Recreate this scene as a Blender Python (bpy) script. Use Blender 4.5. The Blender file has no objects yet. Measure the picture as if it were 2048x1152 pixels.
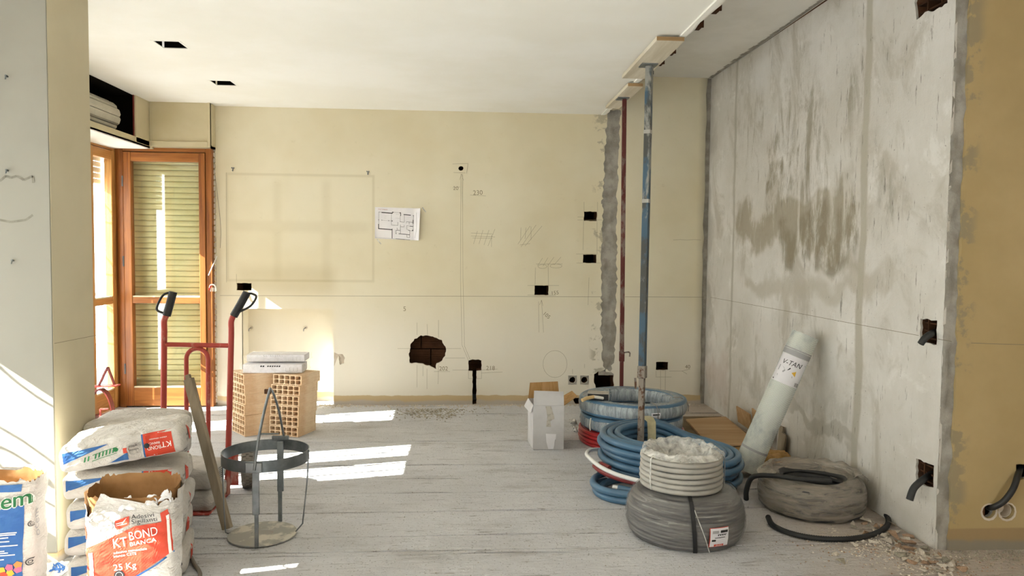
import bpy, bmesh, math, random
from mathutils import Vector, Matrix, noise
from mathutils.bvhtree import BVHTree

rnd = random.Random(7)
V = Vector
PI = math.pi
SC = bpy.context.scene
COL = SC.collection

# ------------------------------------------------------------------ camera
F_PX, CAM_H = 1480.0, 1.41
_y = V((928 - 1024, -(503 - 576), F_PX)).normalized()
_u = V((0.007, 1.0, 0.0)); _u = (_u - _y * _u.dot(_y)).normalized()
_x = _y.cross(_u).normalized()
if _x[0] < 0: _x = -_x
CM = Matrix((_x, _y, _u))            # rows: world axes in camera coordinates (right, up, forward)
CAM = V((0, 0, CAM_H))
cd = bpy.data.cameras.new('camera'); cam = bpy.data.objects.new('camera', cd); COL.objects.link(cam)
cd.sensor_width = 36.0; cd.lens = F_PX / 2048 * 36.0; cd.clip_start = 0.05
cam.matrix_world = Matrix.Translation(CAM) @ Matrix((
    (CM[0][0], CM[0][1], -CM[0][2]), (CM[1][0], CM[1][1], -CM[1][2]), (CM[2][0], CM[2][1], -CM[2][2]))).to_4x4()
SC.camera = cam

def at(px, py, ax, val):
    """photo pixel -> point of the plane coordinate[ax] = val that it lies on"""
    d = CM @ V((px - 1024, -(py - 576), F_PX))
    return CAM + d * ((val - CAM[ax]) / d[ax])
def fl(px, py, z=0.0): return at(px, py, 2, z)

# ------------------------------------------------------------------ world, sun, exposure
world = bpy.data.worlds.new('daylight'); SC.world = world; world.use_nodes = True
bg = world.node_tree.nodes['Background']
bg.inputs[0].default_value = (0.93, 0.965, 1.0, 1); bg.inputs[1].default_value = 6.5
sd = bpy.data.lights.new('sun', 'SUN'); sun = bpy.data.objects.new('sun', sd); COL.objects.link(sun)
sd.energy = 30.0; sd.angle = 0.0035; sd.color = (1.0, 0.965, 0.91)
sun.rotation_euler = V((1.0, 0.255, -0.70)).to_track_quat('-Z', 'Y').to_euler()
SC.view_settings.view_transform = 'Standard'; SC.view_settings.look = 'None'
SC.view_settings.exposure = 1.02; SC.view_settings.gamma = 1.0; SC.view_settings.use_curve_mapping = False
SC.cycles.use_denoising = True
SC.cycles.max_bounces = 8; SC.cycles.diffuse_bounces = 5; SC.cycles.transparent_max_bounces = 16
SC.cycles.sample_clamp_indirect = 8.0

# ------------------------------------------------------------------ helpers
def hexc(h):
    h = h.lstrip('#'); out = []
    for i in (0, 2, 4):
        c = int(h[i:i + 2], 16) / 255
        out.append(c / 12.92 if c <= 0.04045 else ((c + 0.055) / 1.055) ** 2.4)
    return tuple(out) + (1.0,)

class Nodes:
    """small helper for node materials"""
    def __init__(s, name):
        s.m = bpy.data.materials.new(name); s.m.use_nodes = True
        s.t = s.m.node_tree; s.bsdf = s.t.nodes['Principled BSDF']; s.out = s.t.nodes['Material Output']
        s.tc = s.t.nodes.new('ShaderNodeTexCoord')
    def link(s, a, b): s.t.links.new(a, b)
    def setin(s, node, idx, v):
        if hasattr(v, 'node'): s.link(v, node.inputs[idx])
        else: node.inputs[idx].default_value = v
    def coord(s, scale=(1, 1, 1), loc=(0, 0, 0), rot=(0, 0, 0)):
        mp = s.t.nodes.new('ShaderNodeMapping'); s.link(s.tc.outputs['Object'], mp.inputs[0])
        mp.inputs['Scale'].default_value = scale; mp.inputs['Location'].default_value = loc; mp.inputs['Rotation'].default_value = rot
        return mp.outputs[0]
    def noise(s, scale=5, detail=4, rough=0.55, dist=0.0, co=None):
        n = s.t.nodes.new('ShaderNodeTexNoise'); n.inputs['Scale'].default_value = scale
        n.inputs['Detail'].default_value = detail; n.inputs['Roughness'].default_value = rough; n.inputs['Distortion'].default_value = dist
        s.link(co if co is not None else s.tc.outputs['Object'], n.inputs['Vector'])
        return n.outputs['Fac']
    def wave(s, scale, dist=0, co=None, axis='X', detail=2):
        n = s.t.nodes.new('ShaderNodeTexWave'); n.bands_direction = axis
        n.inputs['Scale'].default_value = scale; n.inputs['Distortion'].default_value = dist; n.inputs['Detail'].default_value = detail
        s.link(co if co is not None else s.tc.outputs['Object'], n.inputs['Vector'])
        return n.outputs['Fac']
    def math(s, op, a, b=0.0, clamp=False):
        n = s.t.nodes.new('ShaderNodeMath'); n.operation = op; n.use_clamp = clamp
        s.setin(n, 0, a); s.setin(n, 1, b); return n.outputs[0]
    def ramp(s, v, a, b, lo=0.0, hi=1.0):
        n = s.t.nodes.new('ShaderNodeMapRange'); n.interpolation_type = 'SMOOTHSTEP'
        s.setin(n, 0, v); n.inputs[1].default_value = a; n.inputs[2].default_value = b
        n.inputs[3].default_value = lo; n.inputs[4].default_value = hi; return n.outputs[0]
    def mix(s, fac, a, b):
        n = s.t.nodes.new('ShaderNodeMix'); n.data_type = 'RGBA'
        s.setin(n, 0, fac); s.setin(n, 6, a); s.setin(n, 7, b); return n.outputs[2]
    def xyz(s, dist=0.0, dscale=4.0):
        """object coordinates, optionally wobbled by noise"""
        sp = s.t.nodes.new('ShaderNodeSeparateXYZ')
        if dist:
            n = s.t.nodes.new('ShaderNodeTexNoise'); n.inputs['Scale'].default_value = dscale; n.inputs['Detail'].default_value = 5
            s.link(s.tc.outputs['Object'], n.inputs['Vector'])
            a = s.t.nodes.new('ShaderNodeVectorMath'); a.operation = 'SUBTRACT'; s.link(n.outputs['Color'], a.inputs[0]); a.inputs[1].default_value = (.5, .5, .5)
            b = s.t.nodes.new('ShaderNodeVectorMath'); b.operation = 'SCALE'; s.link(a.outputs[0], b.inputs[0]); b.inputs['Scale'].default_value = dist
            c = s.t.nodes.new('ShaderNodeVectorMath'); c.operation = 'ADD'; s.link(b.outputs[0], c.inputs[0]); s.link(s.tc.outputs['Object'], c.inputs[1])
            s.link(c.outputs[0], sp.inputs[0])
        else: s.link(s.tc.outputs['Object'], sp.inputs[0])
        return sp.outputs
    def band(s, v, lo, hi, soft):
        return s.math('MULTIPLY', s.ramp(v, lo - soft, lo + soft), s.ramp(v, hi - soft, hi + soft, 1, 0))
    def rect(s, a, b, a0, a1, b0, b1, soft):
        return s.math('MULTIPLY', s.band(a, a0, a1, soft), s.band(b, b0, b1, soft))
    def bump(s, h, strength=0.3, dist=0.01):
        n = s.t.nodes.new('ShaderNodeBump'); n.inputs['Strength'].default_value = strength; n.inputs['Distance'].default_value = dist
        s.link(h, n.inputs['Height']); s.link(n.outputs[0], s.bsdf.inputs['Normal'])
    def done(s, col, rough=0.7, metal=0.0, spec=0.4):
        s.setin(s.bsdf, 'Base Color', col); s.setin(s.bsdf, 'Roughness', rough)
        s.bsdf.inputs['Metallic'].default_value = metal; s.bsdf.inputs['Specular IOR Level'].default_value = spec
        return s.m

def simple(name, c1, c2=None, scale=8.0, rough=0.6, metal=0.0, bump=0.0, bscale=40.0, stretch=(1, 1, 1), lo=.35, hi=.65, spec=.4):
    n = Nodes(name); col = hexc(c1)
    if c2: col = n.mix(n.ramp(n.noise(scale, 5, .6, co=n.coord(stretch)), lo, hi), hexc(c1), hexc(c2))
    if bump: n.bump(n.noise(bscale, 4, .6, co=n.coord(stretch)), bump, 0.004)
    return n.done(col, rough, metal, spec)

def prop(o, label=None, cat=None, group=None, kind=None):
    if label: o['label'] = label
    if cat: o['category'] = cat
    if group: o['group'] = group
    if kind: o['kind'] = kind
    return o
def thing(name, loc, label, cat, group=None, rz=0.0):
    o = bpy.data.objects.new(name, None); COL.objects.link(o); o.empty_display_size = .05
    o.location = loc; o.rotation_euler = (0, 0, rz); return prop(o, label, cat, group)
def struct(name, loc=(0, 0, 0), label=None):
    o = bpy.data.objects.new(name, None); COL.objects.link(o); o.empty_display_size = .05; o.location = loc
    o['kind'] = 'structure'
    if label: o['label'] = label
    return o
def wloc(o):
    p = V((0, 0, 0))
    while o is not None: p += o.location; o = o.parent
    return p

class MB:
    def __init__(s): s.v, s.f = [], []
    def add(s, vs, fs):
        o = len(s.v); s.v += [V(v) for v in vs]; s.f += [tuple(i + o for i in f) for f in fs]; return s
    def box(s, x0, x1, y0, y1, z0, z1):
        return s.add([(x0, y0, z0), (x1, y0, z0), (x1, y1, z0), (x0, y1, z0), (x0, y0, z1), (x1, y0, z1), (x1, y1, z1), (x0, y1, z1)],
                     [(0, 3, 2, 1), (4, 5, 6, 7), (0, 1, 5, 4), (1, 2, 6, 5), (2, 3, 7, 6), (3, 0, 4, 7)])
    def bar(s, a, b, w, h, up=(0, 0, 1)):
        """rectangular bar from a to b, w across, h along up"""
        a, b = V(a), V(b); d = (b - a).normalized(); up = V(up)
        if abs(d.dot(up)) > .98: up = V((0, 1, 0))
        x = d.cross(up).normalized() * (w / 2); y = x.cross(d).normalized() * (h / 2)
        vs = [p + q for p in (a, b) for q in (-x - y, x - y, x + y, -x + y)]
        return s.add(vs, [(0, 1, 2, 3), (7, 6, 5, 4), (0, 4, 5, 1), (1, 5, 6, 2), (2, 6, 7, 3), (3, 7, 4, 0)])
    def tube(s, pts, r, seg=10, closed=False, caps=True, rf=None, ry=None):
        pts = [V(p) for p in pts]; n = len(pts); o = len(s.v); up = None
        for i, p in enumerate(pts):
            a = pts[(i - 1) % n] if (closed or i > 0) else p; b = pts[(i + 1) % n] if (closed or i < n - 1) else p
            t = (b - a).normalized()
            if up is None:
                up = V((0, 0, 1)) if abs(t.z) < .9 else V((0, 1, 0))
            up = (up - t * up.dot(t)).normalized(); sd_ = t.cross(up)
            rr = rf(i) if rf else r
            for k in range(seg):
                a_ = 2 * PI * k / seg
                s.v.append(p + sd_ * (math.cos(a_) * rr) + up * (math.sin(a_) * (ry or rr)))
        m = n if closed else n - 1
        for i in range(m):
            for k in range(seg):
                a0 = o + i * seg + k; a1 = o + i * seg + (k + 1) % seg; j = ((i + 1) % n) * seg + o
                s.f.append((a0, a1, j + (k + 1) % seg, j + k))
        if caps and not closed:
            s.f.append(tuple(o + k for k in reversed(range(seg)))); s.f.append(tuple(o + (n - 1) * seg + k for k in range(seg)))
        return s
    def cyl(s, a, b, r, seg=16): return s.tube([a, b], r, seg)
    def lathe(s, prof, c=(0, 0, 0), seg=48, closed=True, fn=None):
        """profile of (r, z) pairs turned about z; closed joins last to first"""
        o = len(s.v); n = len(prof); c = V(c)
        for k in range(seg):
            a = 2 * PI * k / seg
            for r, z in prof:
                if fn: r, z = fn(a, r, z)
                s.v.append(c + V((math.cos(a) * r, math.sin(a) * r, z)))
        for k in range(seg):
            k2 = (k + 1) % seg
            for i in range(n if closed else n - 1):
                j = (i + 1) % n
                s.f.append((o + k * n + i, o + k2 * n + i, o + k2 * n + j, o + k * n + j))
        return s
    def grid(s, fn, nu, nv):
        o = len(s.v)
        for j in range(nv + 1):
            for i in range(nu + 1): s.v.append(V(fn(i / nu, j / nv)))
        for j in range(nv):
            for i in range(nu):
                a = o + j * (nu + 1) + i; s.f.append((a, a + 1, a + nu + 2, a + nu + 1))
        return s
    def mesh(s, name, off=V((0, 0, 0))):
        m = bpy.data.meshes.new(name); m.from_pydata([tuple(v - off) for v in s.v], [], s.f); m.validate(); return m
    def build(s, name, mat, parent=None, smooth=None, bevel=0.0, world=True, fix=True, solid=0.0):
        off = wloc(parent) if (parent is not None and world) else V((0, 0, 0))
        m = s.mesh(name, off)
        if fix:
            b = bmesh.new(); b.from_mesh(m); bmesh.ops.recalc_face_normals(b, faces=b.faces); b.to_mesh(m); b.free()
        return finish(name, m, mat, parent, smooth, bevel, solid)

def finish(name, m, mat, parent=None, smooth=None, bevel=0.0, solid=0.0):
    m.materials.clear(); m.materials.append(mat)
    o = bpy.data.objects.new(name, m); COL.objects.link(o); o.parent = parent
    if smooth is not None:
        for p in m.polygons: p.use_smooth = True
        if smooth < 180: m.set_sharp_from_angle(angle=math.radians(smooth))
    if solid:
        k = o.modifiers.new('thick', 'SOLIDIFY'); k.thickness = solid; k.offset = 0
    if bevel:
        k = o.modifiers.new('bevel', 'BEVEL'); k.width = bevel; k.segments = 2; k.limit_method = 'ANGLE'
    return o

def flat_mesh(loops, depth=0.0):
    """filled 2-D loops (holes by even-odd) as verts, faces; depth gives thickness along local z (0..depth)"""
    cu = bpy.data.curves.new('tmp', 'CURVE'); cu.dimensions = '2D'; cu.fill_mode = 'BOTH'; cu.extrude = depth / 2
    for lp in loops:
        sp = cu.splines.new('POLY'); sp.points.add(len(lp) - 1); sp.use_cyclic_u = True
        for p, q in zip(sp.points, lp): p.co = (q[0], q[1], 0, 1)
    ob = bpy.data.objects.new('tmp', cu); m = bpy.data.meshes.new_from_object(ob)
    vs = [V((v.co.x, v.co.y, v.co.z + depth / 2)) for v in m.vertices]; fs = [tuple(p.vertices) for p in m.polygons]
    bpy.data.objects.remove(ob); bpy.data.curves.remove(cu); bpy.data.meshes.remove(m)
    return vs, fs
def plate(loops, depth, O, U, W, N):
    """MB with a filled plate: loops in (u,w); front face through O, thickness along N"""
    vs, fs = flat_mesh(loops, depth); O, U, W, N = V(O), V(U), V(W), V(N); mb = MB()
    mb.add([O + U * v.x + W * v.y + N * v.z for v in vs], fs)
    b = bmesh.new(); bv = [b.verts.new(v) for v in mb.v]
    for f in mb.f:
        try: b.faces.new([bv[i] for i in f])
        except ValueError: pass
    bmesh.ops.remove_doubles(b, verts=b.verts, dist=1e-5); b.verts.index_update()
    mb.v = [v.co.copy() for v in b.verts]; mb.f = [tuple(v.index for v in f.verts) for f in b.faces]; b.free()
    return mb
def rectl(a0, a1, b0, b1): return [(a0, b0), (a1, b0), (a1, b1), (a0, b1)]
def ragged(lp, amp, step=0.02, seed=0):
    """loop with broken edges"""
    out = []; r = random.Random(seed)
    for i in range(len(lp)):
        a, b = V(lp[i] + (0,)), V(lp[(i + 1) % len(lp)] + (0,)); L = (b - a).length; n = max(1, int(L / step))
        nr = V((-(b - a).y, (b - a).x, 0)).normalized()
        for k in range(n):
            p = a.lerp(b, k / n) + nr * r.uniform(-amp, amp) * (1 if k else .4); out.append((p.x, p.y))
    return out

def text_flat(body, size, align='LEFT', sx=1.0):
    cu = bpy.data.curves.new('tmp', 'FONT'); cu.body = body; cu.size = size; cu.align_x = align; cu.resolution_u = 3
    ob = bpy.data.objects.new('tmp', cu); m = bpy.data.meshes.new_from_object(ob)
    vs = [V((v.co.x * sx, v.co.y, 0)) for v in m.vertices]; fs = [tuple(p.vertices) for p in m.polygons]
    bpy.data.objects.remove(ob); bpy.data.curves.remove(cu); bpy.data.meshes.remove(m)
    return vs, fs
def quad_flat(c, nu=12, nv=6):
    """four corners (bl, br, tr, tl) as a grid"""
    c = [V(p + (0,)) for p in c]
    mb = MB().grid(lambda u, v: c[0].lerp(c[1], u).lerp(c[3].lerp(c[2], u), v), nu, nv); return mb.v, mb.f
def disc_flat(cx, cy, r, n=20, sy=1.0):
    return [V((cx, cy, 0))] + [V((cx + r * math.cos(2 * PI * k / n), cy + r * sy * math.sin(2 * PI * k / n), 0)) for k in range(n)], [(0, 1 + k, 1 + (k + 1) % n) for k in range(n)]
def ring_flat(cx, cy, r0, r1, n=20):
    vs = [V((cx + r * math.cos(2 * PI * k / n), cy + r * math.sin(2 * PI * k / n), 0)) for r in (r0, r1) for k in range(n)]
    return vs, [(k, (k + 1) % n, n + (k + 1) % n, n + k) for k in range(n)]
def moved(fm, dx, dy, rot=0.0, shear=0.0):
    c, s_ = math.cos(rot), math.sin(rot)
    return [V((c * (v.x + shear * v.y) - s_ * v.y + dx, s_ * (v.x + shear * v.y) + c * v.y + dy, 0)) for v in fm[0]], fm[1]
class Decal:
    """printed flat shapes laid on a body: every vertex is cast on to the body's surface"""
    def __init__(s, body, O, U, W, reach=.25):
        s.bvh = BVHTree.FromPolygons([tuple(v) for v in body.v], body.f)
        s.O, s.U, s.W = V(O), V(U).normalized(), V(W).normalized(); s.N = s.U.cross(s.W).normalized(); s.reach = reach
    def put(s, name, fms, mat, parent, off=.002, world=True):
        mb = MB()
        for vs, fs in (fms if isinstance(fms, list) else [fms]):
            out, ok = [], []
            for v in vs:
                p = s.O + s.U * v.x + s.W * v.y
                h = s.bvh.ray_cast(p + s.N * s.reach, -s.N, s.reach * 2)
                ok.append(h[0] is not None); out.append((h[0] if h[0] is not None else p) + s.N * off)
            mb.add(out, [f for f in fs if all(ok[i] for i in f)])
        o = mb.build(name, mat, parent, world=world, fix=False)
        if isinstance(fms, list) and len(fms) > 1: o['kind'] = 'stuff'      # print too fine to pick apart
        return o

def rbox(L, W, T, r, nx, ny, nz):
    """rounded box centred on the origin, as a welded grid"""
    vs, fs, idx = [], [], {}
    def vid(p):
        k = tuple(round(c, 5) for c in p)
        if k not in idx: idx[k] = len(vs); vs.append(V(p))
        return idx[k]
    dims = (L, W, T); n = (nx, ny, nz)
    for ax in range(3):
        a, b = (ax + 1) % 3, (ax + 2) % 3
        for sg in (-1, 1):
            for i in range(n[a]):
                for j in range(n[b]):
                    q = []
                    for di, dj in ((0, 0), (1, 0), (1, 1), (0, 1)):
                        p = [0, 0, 0]; p[ax] = sg * dims[ax] / 2
                        p[a] = ((i + di) / n[a] - .5) * dims[a]; p[b] = ((j + dj) / n[b] - .5) * dims[b]; q.append(vid(p))
                    fs.append(tuple(q if sg > 0 else q[::-1]))
    for v in vs:
        c = V([max(-d / 2 + r, min(d / 2 - r, x)) for d, x in zip(dims, v)]); e = v - c
        if e.length > 1e-9: v.xyz = c + e.normalized() * min(r, e.length if (abs(e.x) > 1e-9) + (abs(e.y) > 1e-9) + (abs(e.z) > 1e-9) < 2 else r)
    mb = MB(); mb.v, mb.f = vs, fs; return mb
def nz3(p, f, seed=0.0): return noise.noise(V(p) * f + V((seed * 7.3, seed * 3.1, seed * 1.7)))
def smooth_path(pts, n=8, closed=False):
    pts = [V(p) for p in pts]; out = []; m = len(pts)
    for i in range(m if closed else m - 1):
        g = lambda k: pts[k % m] if closed else pts[max(0, min(m - 1, k))]
        p0, p1, p2, p3 = g(i - 1), g(i), g(i + 1), g(i + 2)
        for k in range(n):
            t = k / n
            out.append(.5 * ((2 * p1) + (p2 - p0) * t + (2 * p0 - 5 * p1 + 4 * p2 - p3) * t * t + (3 * p1 - p0 - 3 * p2 + p3) * t ** 3))
    if not closed: out.append(pts[-1])
    return out
# ------------------------------------------------------------------ materials
def m_cream():
    n = Nodes('cream_plaster'); x, y, z = n.xyz(); xd, yd, zd = n.xyz(.03, 9.0)
    big = n.ramp(n.noise(.9, 4, .6), .3, .7)
    col = n.mix(big, hexc('#dfd7bf'), hexc('#d6cbad'))
    col = n.mix(n.math('MULTIPLY', n.ramp(n.noise(14, 6, .7), .60, .78), .30), col, hexc('#b7aa88'))
    low = n.ramp(zd, .45, 1.2, 1, 0)  # whiter lower paint, with bounced daylight mixed into the colour
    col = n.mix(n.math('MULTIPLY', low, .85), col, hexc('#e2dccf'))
    # ghost of the picture frames that hung here
    g0, g1 = at(451, 345, 1, 6.78), at(749, 565, 1, 6.78)
    def ring(a0, a1, b0, b1, w, soft):
        return n.math('SUBTRACT', n.rect(x, z, a0, a1, b0, b1, soft), n.rect(x, z, a0 + w, a1 - w, b0 + w, b1 - w, soft), True)
    ghost = ring(g0.x, g1.x, g1.z, g0.z, .022, .008)
    w6 = (g1.x - g0.x) / 3; h6 = (g0.z - g1.z) / 2
    inner = n.math('ADD', n.band(x, g0.x + w6 * .95, g0.x + w6 * 1.1, .03), n.math('ADD', n.band(x, g0.x + w6 * 1.93, g0.x + w6 * 2.1, .03), n.band(z, g1.z + h6 * .93, g1.z + h6 * 1.12, .03)), True)
    inner = n.math('MULTIPLY', inner, n.rect(x, z, g0.x + .05, g1.x - .05, g1.z + .02, g0.z - .06, .05))
    soot = n.math('MULTIPLY', n.rect(x, zd, g0.x + .1, g1.x - .35, g1.z - .1, g1.z + .14, .07), .45)
    soot = n.math('ADD', soot, n.math('ADD', n.math('MULTIPLY', ghost, .38), n.math('MULTIPLY', inner, .22)), True)
    col = n.mix(n.math('MULTIPLY', soot, .8), col, hexc('#b3a684'))
    # filler feathers along the demolished partition
    s0 = at(1200, 500, 1, 6.78).x
    fe = n.math('MULTIPLY', n.band(xd, s0 - .07, s0 + .05, .03), n.ramp(n.noise(4.5, 5, .65, co=n.coord((1, 1, 1.3))), .53, .58))
    col = n.mix(n.math('MULTIPLY', fe, .75), col, hexc('#a9a18c'))
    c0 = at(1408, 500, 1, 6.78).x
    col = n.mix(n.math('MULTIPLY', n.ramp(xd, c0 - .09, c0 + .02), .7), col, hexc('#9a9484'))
    # skirting line: ochre paint, bare grey render below
    col = n.mix(n.band(zd, .0, .085, .004), col, hexc('#c4ae88'))
    col = n.mix(n.ramp(n.math('ADD', zd, n.math('MULTIPLY', n.noise(6), .05)), .05, .075, 1, 0), col, hexc('#b9b0a4'))
    n.bump(n.math('ADD', n.noise(60, 5, .6), n.math('MULTIPLY', n.noise(4, 3), 2.0)), .16, .004)
    return n.done(col, .75, spec=.25)
def m_yellow():
    n = Nodes('ochre_plaster'); x, y, z = n.xyz(); xd, yd, zd = n.xyz(.05, 7.0)
    col = n.mix(n.ramp(n.noise(1.4, 5, .6), .3, .7), hexc('#bba57a'), hexc('#ae986c'))
    fe = n.math('MULTIPLY', n.band(xd, 2.2, 2.395, .03), n.ramp(n.noise(6.5, 5, .65), .5, .56))
    col = n.mix(n.math('MULTIPLY', fe, .75), col, hexc('#938870'))
    col = n.mix(n.band(z, .03, .107, .004), col, hexc('#9f8763'))
    col = n.mix(n.ramp(zd, .035, .06, 1, 0), col, hexc('#8d8474'))
    n.bump(n.noise(50, 5, .6), .15, .004)
    return n.done(col, .8, spec=.2)
def m_white_render():
    n = Nodes('scraped_white_render'); x, y, z = n.xyz(); xd, yd, zd = n.xyz(.85, 2.4)
    def P(px, py): return at(px, py, 0, 2.27)
    col = n.mix(n.ramp(n.noise(1.6, 6, .65), .3, .7), hexc('#d6d2cc'), hexc('#c6c1b8'))
    streak = n.noise(1.0, 7, .72, .5, co=n.coord((1, 5.5, 1.5)))
    fine = n.noise(1.0, 6, .75, .2, co=n.coord((1, 34, 4.2)))
    def smear(px0, py0, px1, py1, soft, amt, lo, hi, c):
        a, b = P(px0, py0), P(px1, py1)
        m = n.rect(yd, zd, min(a.y, b.y), max(a.y, b.y), P((px0 + px1) / 2, py1).z, P((px0 + px1) / 2, py0).z, soft)
        return n.mix(n.math('MULTIPLY', n.math('MULTIPLY', m, n.ramp(streak, lo, hi)), amt), colr[0], hexc(c))
    blotch = n.ramp(n.noise(1.0, 8, .68, .8, co=n.coord((1, 2.6, 1.5))), .50, .66)
    col = n.mix(n.math('MULTIPLY', blotch, .55), col, hexc('#a39b8b'))
    col = n.mix(n.math('MULTIPLY', n.ramp(n.noise(3.0, 8, .7, .4), .56, .66), .5), col, hexc('#e2dfda'))
    colr = [col]
    colr[0] = smear(1490, 170, 1715, 360, .16, .75, .48, .62, '#8f8672')
    colr[0] = smear(1530, 300, 1690, 420, .10, .7, .45, .62, '#8a806b')
    colr[0] = smear(1475, 405, 1700, 490, .05, .8, .34, .50, '#9b917d')
    colr[0] = smear(1560, 440, 1712, 525, .06, .75, .42, .58, '#857b67')
    colr[0] = smear(1500, 560, 1700, 605, .06, .7, .25, .45, '#b5aea0')
    colr[0] = smear(1755, 330, 1850, 440, .12, .65, .45, .62, '#8f8778')
    colr[0] = smear(1700, 500, 1760, 590, .05, .6, .3, .5, '#aaa292')
    colr[0] = smear(1480, 760, 1700, 810, .07, .55, .35, .55, '#aaa59a')
    col = colr[0]
    def vband(px, py, w, amt, c):
        q = P(px, py); xd2 = n.math('ADD', y, n.math('MULTIPLY', n.math('SUBTRACT', n.noise(2.2, 5), .5), .09))
        return n.mix(n.math('MULTIPLY', n.band(xd2, q.y - w, q.y + w, .012), amt), col, hexc(c))
    col = vband(1727, 400, .036, .9, '#aea798')
    col = vband(1468, 400, .02, .75, '#a8a295')
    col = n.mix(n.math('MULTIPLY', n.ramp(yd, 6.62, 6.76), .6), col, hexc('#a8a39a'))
    # diagonal chased scar low on the wall
    a, b = P(1590, 815), P(1715, 900); sl = (b.z - a.z) / (b.y - a.y)
    line = n.math('SUBTRACT', n.math('ADD', zd, n.math('MULTIPLY', yd, -sl)), a.z - sl * a.y)
    col = n.mix(n.math('MULTIPLY', n.math('MULTIPLY', n.band(line, -.05, .05, .02), n.band(y, b.y, a.y + .1, .08)), .7), col, hexc('#a9a397'))
    # dark scratches and specks, thicker towards the open end
    sp = n.math('MULTIPLY', n.ramp(fine, .605, .66), n.ramp(y, 6.6, 3.6, .25, 1))
    col = n.mix(n.math('MULTIPLY', sp, .8), col, hexc('#6d675d'))
    col = n.mix(n.math('MULTIPLY', n.ramp(n.noise(55, 3, .6), .70, .74), .7), col, hexc('#5f5a52'))
    c = P(1428, 745)
    col = n.mix(n.math('MULTIPLY', n.rect(yd, zd, c.y - .25, c.y + .2, c.z - .22, c.z + .2, .12), .22), col, hexc('#9a6a50'))
    n.bump(n.math('ADD', n.math('MULTIPLY', fine, 1.5), n.noise(70, 5, .6)), .35, .006)
    return n.done(col, .85, spec=.2)
def m_floor():
    n = Nodes('old_screed'); x, y, z = n.xyz()
    col = n.mix(n.ramp(n.noise(1.1, 6, .65), .3, .7), hexc('#dfdee0'), hexc('#d1d0d2'))
    col = n.mix(n.math('MULTIPLY', n.ramp(n.noise(2.3, 6, .7, co=n.coord((.7, 2, 1))), .5, .72), .55), col, hexc('#a9a5a1'))
    col = n.mix(n.math('MULTIPLY', n.ramp(n.noise(90, 3, .6), .61, .67), .7), col, hexc('#77716b'))
    grain = n.noise(1.0, 6, .7, .6, co=n.coord((5, 38, 1)))
    col = n.mix(n.math('MULTIPLY', n.ramp(grain, .59, .65), .6), col, hexc('#8d8780'))
    # sandy dust by the right wall
    col = n.mix(n.math('MULTIPLY', n.ramp(n.math('ADD', x, n.math('MULTIPLY', n.noise(2.0), .8)), 1.7, 2.5), .55), col, hexc('#b89f80'))
    n.bump(n.math('ADD', n.math('MULTIPLY', grain, 1.4), n.math('ADD', n.noise(38, 6, .7), n.math('MULTIPLY', n.noise(7, 4), 1.5))), .8, .016)
    return n.done(col, .9, spec=.15)
def m_wood(name, c1, c2, axis=2, rough=.42, k=1.0):
    n = Nodes(name); st = [9.0 * k] * 3; st[axis] = .55 * k
    w = n.noise(2.2, 5, .6, 1.2, co=n.coord(tuple(st)))
    st2 = [60.0 * k] * 3; st2[axis] = 2.0 * k
    f = n.noise(1.6, 4, .6, .3, co=n.coord(tuple(st2)))
    col = n.mix(n.ramp(n.math('ADD', n.math('MULTIPLY', w, .7), n.math('MULTIPLY', f, .3)), .35, .65), hexc(c1), hexc(c2))
    n.bump(f, .12, .003); return n.done(col, rough)
def m_film(name, tint, cover, rough=.25, streak=(1, 1, 14), sc=5.0, lo=.3, hi=.75):
    """thin cling film: part clear, part milky with glossy sheen"""
    n = Nodes(name); tr = n.t.nodes.new('ShaderNodeBsdfTransparent'); mx = n.t.nodes.new('ShaderNodeMixShader')
    s1 = n.noise(sc, 5, .65, .6, co=n.coord(streak))
    n.bump(n.noise(sc * 2.2, 4, .6, 1.0, co=n.coord(streak)), .5, .01)
    n.done(hexc(tint), rough, spec=.6)
    fac = n.ramp(s1, lo, hi, cover[0], cover[1])
    n.link(fac, mx.inputs[0]); n.link(tr.outputs[0], mx.inputs[1]); n.link(n.bsdf.outputs[0], mx.inputs[2]); n.link(mx.outputs[0], n.out.inputs[0])
    return n.m
def m_glass():
    n = Nodes('window_glass'); tr = n.t.nodes.new('ShaderNodeBsdfTransparent'); gl = n.t.nodes.new('ShaderNodeBsdfGlossy'); mx = n.t.nodes.new('ShaderNodeMixShader')
    tr.inputs[0].default_value = (.93, .95, .93, 1); gl.inputs['Roughness'].default_value = .02
    mx.inputs[0].default_value = .07
    n.link(tr.outputs[0], mx.inputs[1]); n.link(gl.outputs[0], mx.inputs[2]); n.link(mx.outputs[0], n.out.inputs[0])
    n.t.nodes.remove(n.bsdf); return n.m
def m_chipped(name, paint, rust, rough=.55, sc=9.0, lo=.5, hi=.58, z=.5):
    n = Nodes(name); k = n.ramp(n.noise(sc, 6, .7, co=n.coord((1, 1, z))), lo, hi)
    col = n.mix(k, hexc(paint), hexc(rust)); n.bump(n.noise(60, 4), .15, .003)
    return n.done(col, rough, .15)

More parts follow.
